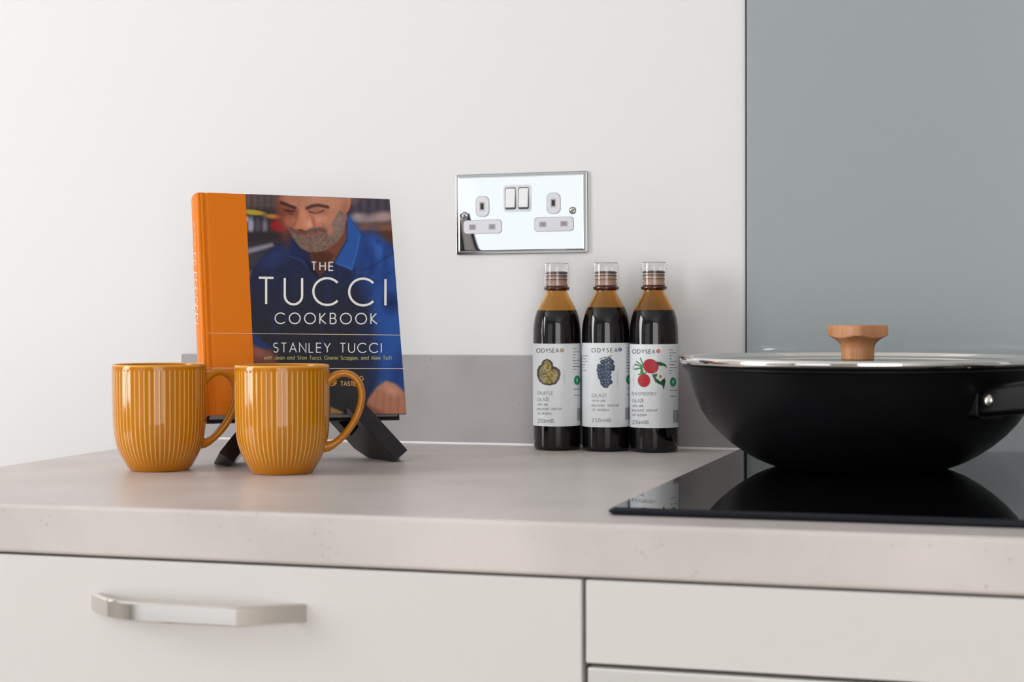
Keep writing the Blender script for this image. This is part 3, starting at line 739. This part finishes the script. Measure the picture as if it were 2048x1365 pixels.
    p.ell(640, o2+300, 150, 95, (120, 66, 58), .25, 25); p.ell(620, o2+270, 80, 40, (150, 92, 80), .8, 20); p.poly([(540,o2+100),(640,o2+170),(760,o2+230),(700,o2+250),(560,o2+205)], (34, 54, 104), 14)
    p.mix(np.clip((Y-o2-380)/60, 0, 1)*np.clip((1560-X)/120, 0, 1)*.95, (40, 42, 46))
    p.poly([(1535,o2+800),(1560,o2+680),(1640,o2+570),(1720,o2+520),(1800,o2+548),(1900,o2+640),(1910,o2+830)], (184, 122, 96), 12)
    p.poly([(1535,o2+800),(1570,o2+720),(1620,o2+760),(1760,o2+830)], (146, 84, 64), 22); p.ell(1760, o2+600, 70, 40, (208, 152, 126), .8, 30)
    for k in range(4): p.line([(1640+k*60,o2+610+k*14),(1620+k*66,o2+790)], 7, (150, 92, 72), 12, .6)
    p.poly([(1240,o2+742),(1350,o2+790),(1340,o2+812),(1235,o2+812)], (178, 134, 76), 8); p.line([(1236,o2+790),(1330,o2+800)], 5, (110, 70, 40), 4)
    p.mix(.10*vnoise(X, Y, 5, 21), (90, 90, 100))
    V = np.stack([U, np.full_like(U, .0001), Vv], 1)
    Fc = [(j*nx+i, j*nx+i+1, (j+1)*nx+i+1, (j+1)*nx+i) for j in range(nz-1) for i in range(nx-1)]
    o = meshobj('cover_photograph', V, Fc, m_print, book, cols=p.lin())
    o['label'] = 'printed photo of a smiling bearded man in a blue shirt'
cover_print()
T = text_strokes
title = T('THE', 622.5, 665.5, 539.6, 540.2, 16.2, .13) + T('TUCCI', 517, 771.5, 607.0, 610.2, 52.5, .085) + T('COOKBOOK', 549.5, 753.5, 646.0, 647.4, 20.8, .105)
strokes_obj('title_lettering', title, cov, m_cream_ink, book, 'pale title lettering THE TUCCI COOKBOOK')
strokes_obj('author_lettering', T('STANLEY TUCCI', 546, 763, 703.6, 705.0, 18.4, .10), cov, m_cream_ink, book, 'pale lettering STANLEY TUCCI')
strokes_obj('credit_lettering', T('with Joan and Stan Tucci, Gianni Scappin, and Mimi Taft', 527.6, 783.4, 718.0, 719.6, 7.3, .15, .34), cov, m_yel_ink, book, 'small yellow credit line')
strokes_obj('tagline_lettering', T('OF TASTE', 659, 712, 771.4, 771.8, 8.2, .2, .5)+T('AR', 659, 672, 760.2, 760.3, 8, .2)+T('G', 719.5, 727.5, 760.9, 760.9, 8, .2), cov, m_or_ink, book, 'small orange tagline lettering')
strokes_obj('cover_line', [([(402, 663.5), (424, 664.8), (500, 666), (803, 670)], .95)], cov, m_line_ink, book, None, sub=6)
strokes_obj('cover_line', [([(405, 733.5), (425, 735.0), (505, 736), (809, 737.6)], .95)], cov, m_line_ink, book, None, sub=6)
# spine lettering, read from top to bottom
def spine_pt(x, y, lift=.00025):
    # x along the spine from the top, y across (0..1)
    a = PI*(1-y); px = -.0062*math.sin(a)**.75-.0002-lift; return (px, BT/2-(BT/2-.0006)*math.cos(a), BH-x)
def spn(x, y): return spine_pt(x, min(.98, max(.02, y)))
ss = T('THE TUCCI COOKBOOK', .030, .135, .72, .72, .0085, .12)
ss = [([(a, .72-(.72-b)*50) for a, b in q], .0009) for q, w_ in ss]
def spn2(x, y): return spine_pt(x, y)
V = []; Fc = []
for q, w_ in ss:
    # widen in metric space: x metres, y metres across (spine half circumference ~ .034)
    qq = [(a, b*.034) for a, b in q]; vs, fs = ribbon(qq, .0008); o_ = len(V)
    V += [spine_pt(v[0], 1-min(.98, max(.02, v[1]/.034))) for v in vs]; Fc += [tuple(o_+i for i in f) for f in fs]
so2 = meshobj('spine_lettering', V, Fc, m_cream_ink, book); so2['label'] = 'pale title lettering down the spine'
rb = plan_prism('red_corner', [(.0012, BT-.0020), (.0100, BT-.0020), (.0100, BT+.0003), (.0012, BT+.0003)], -.0001, .020, m_red, book); rb['label'] = 'red patch low on the back cover'

# ------------------------------------------------------------------ book stand
stand = thing('book_stand', 'black angular easel stand holding up the cookbook behind the mugs', 'stand'); stand.matrix_world = BM
def stand_leg(xt, zt, xf, zf, sgn):
    """plank from its lip (xt,zt) to its foot (xf,zf) in the plane of the cover; hooked around the foot of the book"""
    d = Vector((xf-xt, 0, zf-zt)); L = d.length; d.normalize(); wv = Vector((-d.z, 0, d.x))*.0078
    o = Vector((xt, 0, zt)); hk = -.0150
    # silhouette along the plank s and depth t: hook in front of the cover, notch at book bottom, then backwards
    s_b = (zt-(-.0012))/(-d.z)      # where centre line crosses below the book
    bm = bmesh.new()
    s_n = s_b+.0085
    prof = [(0, hk), (L, hk), (L, .024), (s_n+.010, .050), (-.012, .050), (-.012, BT+.0015), (s_n, BT+.0015), (s_n, -.0010), (0, -.0010)]
    A = [bm.verts.new(o+d*s+Vector((0, t, 0))+wv) for s, t in prof]; B = [bm.verts.new(o+d*s+Vector((0, t, 0))-wv) for s, t in prof]
    n = len(prof); bm.faces.new(A); bm.faces.new(B[::-1])
    for i in range(n): bm.faces.new((A[i], A[(i+1)%n], B[(i+1)%n], B[i]))
    bmesh.ops.recalc_face_normals(bm, faces=bm.faces)
    bmesh.ops.bevel(bm, geom=list(bm.edges), offset=.0004, segments=1, affect='EDGES')
    bmesh.ops.bisect_plane(bm, geom=list(bm.verts)+list(bm.edges)+list(bm.faces), plane_co=BMi@Vector((0,0,.0003)), plane_no=BMi.to_3x3()@Vector((0,0,1)), clear_inner=True)
    bmesh.ops.holes_fill(bm, edges=[e for e in bm.edges if len(e.link_faces) == 1], sides=0)
    return bmobj('front_leg', bm, m_stand, stand)
stand_leg(.1345, .0085, .1790, -.0455, 1)
stand_leg(.0560, .0085, .0120, -.0455, -1)
# rest rails up the back of the book and a prop leg behind
def plank(name, p0, p1, hw, hd, parent):
    a = Vector(p0); b = Vector(p1); d = (b-a).normalized(); s = Vector((1, 0, 0)); 
    if abs(d.dot(s)) > .9: s = Vector((0, 0, 1))
    v = d.cross(s).normalized(); s = v.cross(d).normalized(); bm = bmesh.new()
    tube_sections(bm, [[c+s*i*hw+v*j*hd for i, j in ((-1,-1),(1,-1),(1,1),(-1,1))] for c in (a, b)]); return bmobj(name, bm, m_stand, parent)
plank('cross_rail', (.0500, .0440, .0150), (.1400, .0440, .0150), .005, .005, stand)
plank('back_rest', (.0955, BT+.0070, .0050), (.0955, BT+.0070, .150), .016, .005, stand)
prop_top = Vector((.0955, BT+.0180, .110)); pw = BM@prop_top
foot_w = Vector((pw.x, pw.y, 0))+Vector((-math.sin(by), math.cos(by), 0))*.050; foot_w.z = .0055
fl_ = BMi@foot_w
plank('prop_leg', prop_top, fl_, .012, .0045, stand)

# ------------------------------------------------------------------ socket
SC = Vector((-.5017, -.0004, .2489))
sk = thing('double_socket', 'polished chrome double power socket on the white wall', 'socket', SC, (0, R(-.25), 0))
F3 = lambda u, v, d: (u, -d, v)
def plate(name, outline, d0, d1, M, parent, bev=0, seg=2, ang=35):
    bm = bmesh.new(); prism(bm, outline, F3, d0, d1, bev, seg); bmesh.ops.recalc_face_normals(bm, faces=bm.faces)
    return bmobj(name, bm, M, parent, angle=ang)
W_, H_ = .1465, .0868
plate('back_step', rrect(W_, H_, .0022, 4), 0, .0030, m_chrome_b, sk, .0010)
# main plate: slightly cushioned face with fast rolled edge
def face_plate():
    bm = bmesh.new(); nx, nz = 72, 44; w2, h2 = W_/2-.0026, H_/2-.0026
    def co(n, h): return sorted({round(-h+2*h*k/n, 6) for k in range(n+1)} | {round(s*(h-e), 6) for s in (-1, 1) for e in (.0006, .0012, .0020, .0030, .0042)})
    X = co(nx, w2); Z = co(nz, h2); grid = []
    for z in Z:
        row = []
        for x in X:
            ex, ez = w2-abs(x), h2-abs(z); e = min(ex, ez)
            roll_ = .0016*math.sqrt(max(0, 1-(1-min(1, e/.0022))**2))
            cush = .0004*(1-math.exp(-ex/.010))*(1-math.exp(-ez/.008))
            row.append(bm.verts.new((x, -(.0028+roll_+cush), z)))
        grid.append(row)
    for a, b in zip(grid, grid[1:]):
        for i in range(len(a)-1): bm.faces.new((a[i], a[i+1], b[i+1], b[i]))
    bd = [e for e in bm.edges if len(e.link_faces) == 1]
    r = bmesh.ops.extrude_edge_only(bm, edges=bd)
    for v in [g for g in r['geom'] if isinstance(g, bmesh.types.BMVert)]: v.co.y = -.0020
    bmesh.ops.recalc_face_normals(bm, faces=bm.faces)
    return bmobj('face_plate', bm, m_chrome, sk, angle=60)
fp = face_plate()
# local coordinates from the photograph: 1 mm = 1.80 px
def sx(cx): return (cx-990)/11.62*.001*1.0     # crop px -> metres
def sz(cy): return -(cy-700)/12.2*.001
D0 = .0046
def insert(name, x0, x1, y0, y1, rad, holes, label=None):
    cx = (sx(x0)+sx(x1))/2; cz = (sz(y0)+sz(y1))/2; w_ = sx(x1)-sx(x0); h_ = sz(y0)-sz(y1)
    o = plate(name, rrect(w_, h_, rad, 5, cx, cz), .002, D0+.0009, m_white, sk, .0004)
    plate('gap_ring', rrect(w_+.00075, h_+.00075, rad+.0003, 5, cx, cz), .002, D0+.00062, m_gap, sk)
    for (a, b, c, d) in holes:
        hx, hz = (sx(a)+sx(b))/2, (sz(c)+sz(d))/2; hw, hh = sx(b)-sx(a), sz(c)-sz(d)
        # shutter recess: funnel built as a sunk frame with a grey floor
        bm = bmesh.new()
        o1 = [(-.5,-.5),(.5,-.5),(.5,.5),(-.5,.5)]
        r1 = [bm.verts.new((hx+u*hw, -(D0+.00105), hz+v*hh)) for u, v in o1]; r2 = [bm.verts.new((hx+u*hw*.62, -(D0+.00095), hz+v*hh*.66)) for u, v in o1]
        for i in range(4): bm.faces.new((r1[i], r1[(i+1)%4], r2[(i+1)%4], r2[i]))
        bmobj('slot_surround', bm, m_slot, o)
        bm = bmesh.new(); bbox(bm, hx-hw*.31, hx+hw*.31, -(D0+.00112), -(D0+.0009), hz-hh*.33, hz+hh*.33)
        bmobj('slot', bm, m_dark if name == 'earth_insert' else m_slotg, o)
    return o
m_slot = mat('slot_bevel', srgb(176, 174, 178), .5); m_slotg = mat('slot_shutter', srgb(150, 146, 150), .5)
insert('earth_insert', 414, 583, 468, 730, .0055, [(462, 528, 540, 655)])
insert('earth_insert', 1335, 1505, 450, 715, .0055, [(1385, 1452, 522, 635)])
insert('live_neutral_insert', 250, 745, 780, 952, .0035, [(322, 412, 832, 905), (580, 668, 832, 905)])
insert('live_neutral_insert', 1175, 1672, 765, 942, .0035, [(1236, 1328, 818, 888), (1506, 1600, 816, 884)])
so_ = plate('switch_surround', rrect(sx(1138)-sx(775), sz(330)-sz(682), .0040, 5, (sx(775)+sx(1138))/2, (sz(330)+sz(682))/2), .002, D0+.0010, m_white, sk, .0005)
for (a, b) in ((796, 938), (968, 1108)):
    cx = (sx(a)+sx(b))/2; cz = (sz(362)+sz(650))/2; w_ = sx(b)-sx(a); h_ = sz(362)-sz(650)
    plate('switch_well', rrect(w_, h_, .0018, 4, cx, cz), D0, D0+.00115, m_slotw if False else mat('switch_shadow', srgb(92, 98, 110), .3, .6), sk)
    bm = bmesh.new()
    for (z0, z1, y0, y1) in ((-h_/2+.0022, h_/2-.0010, .0036, .0014),):
        P = [(-w_/2+.0007, z0), (w_/2-.0007, z0), (w_/2-.0007, z1), (-w_/2+.0007, z1)]
        bot = [bm.verts.new((cx+x, -(D0+.0010), cz+z)) for x, z in P]
        topv = [bm.verts.new((cx+x*.93, -(D0+(y0 if z == z0 else y1)), cz+z)) for x, z in P]
        bm.faces.new(topv); bm.faces.new(bot[::-1])
        for i in range(4): bm.faces.new((bot[i], bot[(i+1)%4], topv[(i+1)%4], topv[i]))
    bmesh.ops.recalc_face_normals(bm, faces=bm.faces); bmesh.ops.bevel(bm, geom=list(bm.edges), offset=.0005, segments=2, affect='EDGES')
    bmobj('rocker_switch', bm, m_rocker if False else m_white_metal if False else mat('rocker', (.88, .88, .87), .25, .15), sk, angle=40)['label'] = 'pale metal rocker switch'
m_ringd = mat('screw_shadow', srgb(120, 124, 130), .3, .8)
for (a, b) in ((262, 712), (1663, 682)):
    c = (sx(a), -(D0-.0002), sz(b)); s_ = dome('screw', c, Vector((0, -1, 0)), .0033, .0012, m_rivet, sk)
    plate('screw_recess', [(c[0]+.0040*math.cos(2*PI*k/20), c[2]+.0040*math.sin(2*PI*k/20)) for k in range(20)], D0-.001, D0+.00030, m_ringd, sk)
    bm = bmesh.new(); bbox(bm, -.0028, .0028, -(D0+.00115), -(D0+.0004), -.0004, .0004)
    q = bmobj('screw_slot', bm, m_dark, s_); q.location = (c[0], 0, c[2]); q.rotation_euler = (0, R(25 if a < 900 else -12), 0)

# ------------------------------------------------------------------ bottles
HORX = 625.9
def bottle(px, pbase, level_px, kind, label):
    f = F_PX; d = fw+rt2*((px-1024)/f)-up2*((pbase-682.5)/f); t = -CAM.z/d.z; front = CAM+d*t
    hz = Vector((d.x, d.y, 0)).normalized(); RB = .0248
    c = front+hz*(RB-.0022); s_front = f/((front-CAM).dot(fw))*1.0; s_c = f/((c-CAM).dot(fw))
    facing = math.atan2(-hz.y, -hz.x)
    b = thing('glaze_bottle', label, 'bottle', (c.x, c.y, .0003), (0, 0, 0), 'balsamic glaze bottles against the wall')
    zl = CAM.z-(level_px-HORX)/s_c
    op = [(0, .0015), (.014, .0012), (.0205, 0), (.0226, .0004), (.0238, .0018), (.0243, .0045), (.0244, .0200), (.0246, .0255), (.0248, .0500), (.0249, .1100), (.0247, .1230), (.0241, .1300), (.0230, .1365),
          (.0213, .1425), (.0194, .1472), (.0172, .1516), (.0148, .1560), (.0127, .1598), (.0115, .1625), (.0109, .1650)]
    neck = [(.0109, .1655), (.0108, .1695), (.0107, .1840), (.0096, .1848), (.0090, .1848)]
    inn = [(.0092, .1840), (.0094, .1650), (.0101, .1625), (.0113, .1598), (.0134, .1560), (.0158, .1516), (.0180, .1472), (.0199, .1425), (.0216, .1365), (.0227, .1300), (.0233, .1230), (.0235, .1100),
           (.0235, .0255), (.0231, .0060), (.0200, .0030), (0, .0030)]
    lathe('glass_body', op+neck+inn, m_amber, b, seg=72, angle=50)
    # dark glaze fill up to its level, then a film of syrup clinging above
    liq = [(0, .0002)]+[(r+.00003, z) for r, z in op[2:18]]
    lq = [p for p in liq if p[1] < zl]; last = lq[-1]; nxt = liq[len(lq)] if len(lq) < len(liq) else (.0150, .153)
    tt = (zl-last[1])/(nxt[1]-last[1]); rl = last[0]+(nxt[0]-last[0])*tt
    lathe('dark_glaze', lq+[(rl, zl), (0, zl)], m_syrup, b, seg=64, angle=40)['label'] = 'almost black balsamic glaze inside'
    tor = []
    for k in range(17):
        a = 2*PI*k/16; tor.append((.0118+.0018*math.cos(a), .1672+.0021*math.sin(a)))
    lathe('neck_ring', tor, m_neck, b, seg=48, angle=80)
    lathe('closure', [(.0109, .1697), (.0116, .1700), (.0116, .1716), (.0109, .1718), (.0109, .1752), (.0115, .1758), (.0109, .1764), (.0109, .1790), (.0115, .1796), (.0109, .1802), (.0109, .1838), (.0105, .1846), (0, .1846)], m_neckin, b, seg=48, angle=50)['label'] = 'threaded nozzle under the cap'
    for zz, tk in ((.1832, .0011), (.1800, .0007), (.1762, .0005)):
        lathe('thread_ring', [(.0108, zz-tk), (.0117, zz-tk*.5), (.0117, zz+tk*.5), (.0108, zz+tk)], m_thread, b, seg=40, angle=80)
    lathe('clear_cap', [(.0128, .1700), (.0130, .1780), (.0129, .1880), (.0127, .1925), (.0121, .1934), (0, .1937), (0, .1929), (.0117, .1926), (.0121, .1915), (.0123, .1780), (.0122, .1700), (.0128, .1700)], m_clear, b, seg=48, angle=50)['label'] = 'clear plastic cap'
    # wrap label
    z0, z1 = CAM.z-(854.0+(px-1114)*.02-HORX)/s_front, CAM.z-(688.6+(kind == 3)*1.6-(kind == 2)*1.2-HORX)/s_front
    V = []; Fc = []; n = 64; RL = .02512
    for k in range(n+1):
        a = facing-R(150)+R(300)*k/n
        for (rr, z) in ((RL-.0001, z0), (RL, z0+.0001), (RL, z1-.0001), (RL-.0001, z1)): V.append((rr*math.cos(a), rr*math.sin(a), z))
    for k in range(n):
        for j in range(3): Fc.append((k*4+j, (k+1)*4+j, (k+1)*4+j+1, k*4+j+1))
    lb = meshobj('label', V, Fc, m_label, b, angle=40); lb['label'] = 'white wrap-around label'
    ctr = px; s_s = s_c*1.0
    def lm(x, y, lift=.00012):
        q = max(-.985, min(.985, (x-ctr)/(RL*s_c))); th = math.asin(q); z = CAM.z-(y-HORX)/(s_c+(s_front-s_c)*math.cos(th)) 
        a = facing+th; return ((RL+lift)*math.cos(a), (RL+lift)*math.sin(a), z)
    X = lambda cx: 1040+cx/5.459; Yc = lambda cy: 670+cy/5.459
    def tx(s, a, b_, y, ch, wt=.13, space=.5, y2=None): return T(s, X(a), X(b_), Yc(y), Yc(y2 if y2 else y), ch/5.459, wt, space)
    x0, yo = {1: (185, 0), 2: (787, -5), 3: (1230, 13)}[kind]
    heads = tx('ODYSEA', x0, {1: 424, 2: 1062, 3: 1474}[kind], 196+yo+(3 if kind == 2 else 0), 40, .15)
    st = []
    if kind == 1: st += tx('TRUFFLE', 190, 362, 658, 34, .10)+tx('GLAZE', 192, 322, 723, 34, .10)+tx('WITH 60%', 194, 305, 776, 22, .12)+tx('BALSAMIC VINEGAR', 192, 455, 823, 22, .12)+tx('OF MODENA', 196, 345, 874, 22, .12)+tx('250ml', 197, 318, 963, 40, .10)
    if kind == 2: st += tx('GLAZE', 788, 948, 684, 36, .10)+tx('WITH 60%', 790, 932, 736, 22, .12)+tx('BALSAMIC VINEGAR', 788, 1078, 787, 22, .12)+tx('OF MODENA', 788, 972, 836, 22, .12)+tx('250ml', 788, 940, 958, 40, .10)
    if kind == 3: st += tx('RASPBERRY', 1228, 1490, 668, 34, .10)+tx('GLAZE', 1230, 1356, 742, 34, .10)+tx('WITH 60%', 1230, 1345, 795, 22, .12)+tx('BALSAMIC VINEGAR', 1228, 1495, 843, 22, .12)+tx('OF MODENA', 1230, 1385, 892, 22, .12)+tx('250ml', 1230, 1350, 982, 40, .10)
    ex, ey = {1: (352, 942), 2: (975, 940), 3: (1387, 963)}[kind]
    st += [(arc(X(ex), Yc(ey), 22/5.459, 17/5.459, 35, 325, 16), 1.1), ([(X(ex-16), Yc(ey)), (X(ex+20), Yc(ey))], .8)]
    strokes_obj('brand_lettering', heads, lm, m_ink, lb, 'dark brand lettering', sub=4)
    strokes_obj('small_lettering', st, lm, m_ink2, lb, 'grey product lettering', sub=4)
    # side column of tiny text lines, vertical script, bar code
    col = []
    cx0 = {1: 578, 2: 1160, 3: 1630}[kind]; yy = {1: 158, 2: 150, 3: 172}[kind]
    rr_ = random.Random(kind)
    def words(x_, y_, L):
        xe = x_+L; out_ = []
        while x_ < xe-6:
            l_ = rr_.choice((10, 16, 22)); out_.append(([(X(x_), Yc(y_)), (X(min(x_+l_, xe)), Yc(y_))], 1.5)); x_ += l_+6
        return out_
    for k, L in enumerate((50, 75, 34, 20, 78, 60, 82, 36, 22)): col += words(cx0, yy+k*32, min(L, 95))
    for k, L in enumerate((90, 70)): col += words(cx0+6, yy+440+k*66, L)
    if kind == 2:
        for k, L in enumerate((60, 50, 66, 30, 34, 40)): col += words(683, 235+k*32, L)
    strokes_obj('small_print', col, lm, m_ink2, lb, 'lines of tiny print', sub=3)
    bars = []
    bx = {1: 628, 2: 1150, 3: 1672}[kind]; byy = {1: (805, 940), 2: (800, 930), 3: (828, 965)}[kind]
    wds = (5, 3, 7, 3, 4, 8, 3, 5); xq = bx
    for wd in wds:
        bars.append(([(X(xq), Yc(byy[0])), (X(xq), Yc(byy[1]))], wd/5.459*.8)); xq += wd+4
    strokes_obj('bar_code', bars, lm, m_ink, lb, None, sub=8)
    vs_ = []
    vx, vy0, vy1 = {1: (485, 400, 545), 2: (1066, 395, 570), 3: (1245, 420, 570)}[kind]
    npt = 40
    vs_.append(([(X(vx+(4+4*math.sin(k*.61+kind))*math.sin(k*1.05+math.sin(k*.4))), Yc(vy0+(vy1-vy0)*(k+1.2*math.sin(k*1.05+1.2))/npt)) for k in range(npt+1)], .30))
    strokes_obj('script_lettering', vs_, lm, m_ink2, lb, 'faint handwritten word running upwards')
    # green round mark with V
    gx, gy, gr = {1: (622, 500, 34), 2: (1190, 495, 34), 3: (1668, 522, 34)}[kind]
    gv = []; gf = []
    for q_ in range(9):
        for k in range(28): gv.append(lm(X(gx+gr*(q_+.01)/8*math.cos(2*PI*k/28)), Yc(gy+gr*(q_+.01)/8*1.5*math.sin(2*PI*k/28)), .00014))
    for q_ in range(8):
        for k in range(28): gf.append((q_*28+k, q_*28+(k+1) % 28, (q_+1)*28+(k+1) % 28, (q_+1)*28+k))
    gm = meshobj('green_mark', gv, gf, m_green, lb)
    strokes_obj('mark_letter', [([(X(gx-11), Yc(gy-18)), (X(gx), Yc(gy+20)), (X(gx+11), Yc(gy-18))], 1.0)], lambda x, y: lm(x, y, .00026), m_wink, lb)
    # ring logo
    lx, ly = {1: (460, 173), 2: (1091, 166), 3: (1510, 185)}[kind]
    lcol = {1: m_logo1, 2: m_logo2, 3: m_logo3}[kind]
    strokes_obj('ring_mark', [(arc(X(lx), Yc(ly), 17/5.459, 17/5.459, 0, 360, 20), 1.6), (arc(X(lx), Yc(ly), 5/5.459, 4/5.459, 0, 360, 10), 1.2)], lm, lcol, lb, 'small coloured ring emblem')
    # painted fruit: fine print patch
    bx0, bx1, by0, by1 = {1: (180, 452, 258, 565), 2: (838, 1040, 225, 585), 3: (1226, 1612, 250, 615)}[kind]
    nx, ny = 190, 190
    gx_, gy_ = np.meshgrid(np.linspace(bx0, bx1, nx), np.linspace(by0, by1, ny)); gx_ = gx_.ravel(); gy_ = gy_.ravel()
    p = Paint(gx_, gy_, (226, 229, 231)); cover = np.zeros(len(gx_))
    if kind == 1:
        out = [(262,280),(300,266),(340,285),(362,315),(362,345),(400,358),(436,385),(444,430),(430,490),(395,540),(330,556),(260,545),(215,510),(192,450),(192,390),(212,345),(240,325),(245,300)]
        p.poly(out, (62, 52, 46), 3); inner = [(265,298),(300,280),(330,298),(345,330),(345,372),(385,385),(418,420),(408,480),(375,525),(320,540),(262,528),(225,490),(212,440),(215,390),(240,350),(258,330)]
        p.poly(inner, (168, 152, 92), 4); nn = vnoise(gx_*1.0, gy_*1.0, 7, 8)+vnoise(gx_, gy_, 16, 4)
        p.mix(np.clip(.5-p.sdf(inner)/6, 0, 1)*np.clip((nn-.95)*2, 0, .8), (84, 70, 30)); p.mix(np.clip(.5-p.sdf(inner)/6, 0, 1)*np.clip((.75-nn)*2, 0, .8), (206, 194, 150))
        p.line([(345,372),(330,420),(350,470)], 5, (96, 80, 40), 4, .8); p.ell(235, 440, 14, 60, (120, 108, 84), .8)
    if kind == 2:
        p.line([(875,268),(920,252),(960,248),(1000,232)], 8, (92, 88, 92), 3); p.line([(935,252),(925,270),(930,300)], 6, (84, 86, 90), 3)
        gr_ = [(905,300),(945,290),(975,275),(1000,300),(870,350),(905,340),(945,335),(985,330),(1010,350),(865,390),(900,385),(940,375),(985,372),(1008,375),(872,430),(910,420),(950,410),(975,420),(880,468),(920,455),(955,452),(975,470),(900,500),(935,498),(965,505),(985,520),(905,535),(940,535),(968,530),(925,555),(945,560)]
        for i, (a, b_) in enumerate(gr_):
            p.ell(a, b_, 25, 25, (34, 42, 62), .1); v = 44+random.random()*26
            p.ell(a-1, b_-1, 20, 20, (v, v+15, v+40), .35); p.ell(a-5, b_-6, 7, 6, (122, 142, 172), .7)
        p.ell(868, 400, 20, 60, (124, 116, 140), .6, 0, .4)
    if kind == 3:
        def berry(cx, cy, rx, ry, rot):
            p.ell(cx, cy, rx, ry, (140, 14, 28), .05, rot)
            c_, s_ = math.cos(R(rot)), math.sin(R(rot))
            for i in range(-5, 6):
                for j in range(-6, 7):
                    u, v = (i+.5*(j % 2))*16, j*14
                    if (u/rx)**2+(v/ry)**2 < .86:
                        p.ell(cx+u*c_-v*s_, cy+u*s_+v*c_, 6.5, 6, (200, 34, 48), .4); p.ell(cx+u*c_-v*s_-2, cy+u*s_+v*c_-3, 2.2, 2, (236, 130, 136), .6, 0, .7)
        p.poly([(1470,298),(1540,305),(1590,330),(1604,372),(1570,345),(1520,345)], (40, 92, 50), 3)
        p.poly([(1440,440),(1500,430),(1570,455),(1588,510),(1568,605),(1555,560),(1480,525)], (36, 84, 50), 3); p.line([(1450,445),(1530,500),(1566,600)], 3, (120, 160, 120), 2)
        berry(1430, 350, 84, 76, 35); berry(1357, 505, 66, 72, 0)
        for q in ([(1320,262),(1345,330),(1322,420)], [(1262,330),(1320,350),(1330,400)], [(1260,380),(1320,370),(1340,430)], [(1280,300),(1330,340),(1350,430)], [(1380,420),(1340,430),(1300,440)]): p.line(q, 13, (48, 124, 62), 4)
        p.line([(1240,345),(1275,330),(1300,340)], 4, (60, 90, 80), 2); p.line([(1240,345),(1240,385),(1290,388)], 4, (60, 90, 80), 2)
        for k in range(5):
            a = 2*PI*k/5+.3; p.ell(1532+26*math.cos(a), 462+30*math.sin(a), 19, 22, (232, 230, 222), .15); 
        p.ell(1532, 462, 12, 14, (150, 140, 80), .4)
        for k in range(8):
            a = 2*PI*k/8; p.ell(1532+15*math.cos(a), 462+17*math.sin(a), 3, 3, (96, 86, 60), .5)
    V = [lm(1040+a/5.459, 670+b_/5.459, .00010) for a, b_ in zip(gx_, gy_)]
    Fc = [(j*nx+i, j*nx+i+1, (j+1)*nx+i+1, (j+1)*nx+i) for j in range(ny-1) for i in range(nx-1)]
    # drop the blank paper around the picture
    blank = np.abs(p.C-np.array((226, 229, 231))).sum(1) < 6
    Fc = [f_ for f_ in Fc if not all(blank[i] for i in f_)]
    o = meshobj('fruit_picture', V, Fc, m_labprint, lb, cols=p.lin()); o['label'] = {1: 'printed cut truffle', 2: 'printed bunch of dark grapes', 3: 'printed raspberries with leaf and blossom'}[kind]
m_neck = mat('neck_ring_stained', srgb(70, 24, 12), .06, coat=.5); m_neckin = mat('stained_closure', srgb(204, 164, 142), .3); m_thread = mat('thread_shadow', srgb(84, 84, 94), .25, .4)
m_logo1 = mat('logo_gold', srgb(150, 120, 50), .5); m_logo2 = mat('logo_blue', srgb(60, 62, 150), .5); m_logo3 = mat('logo_red', srgb(214, 40, 50), .5)
bottle(1114.3, 902.6, 622, 1, 'dark glaze bottle whose label shows a cut truffle')
bottle(1212.4, 904.5, 616.5, 2, 'dark glaze bottle whose label shows a bunch of grapes')
bottle(1308.2, 906.7, 622, 3, 'dark glaze bottle whose label shows red raspberries')
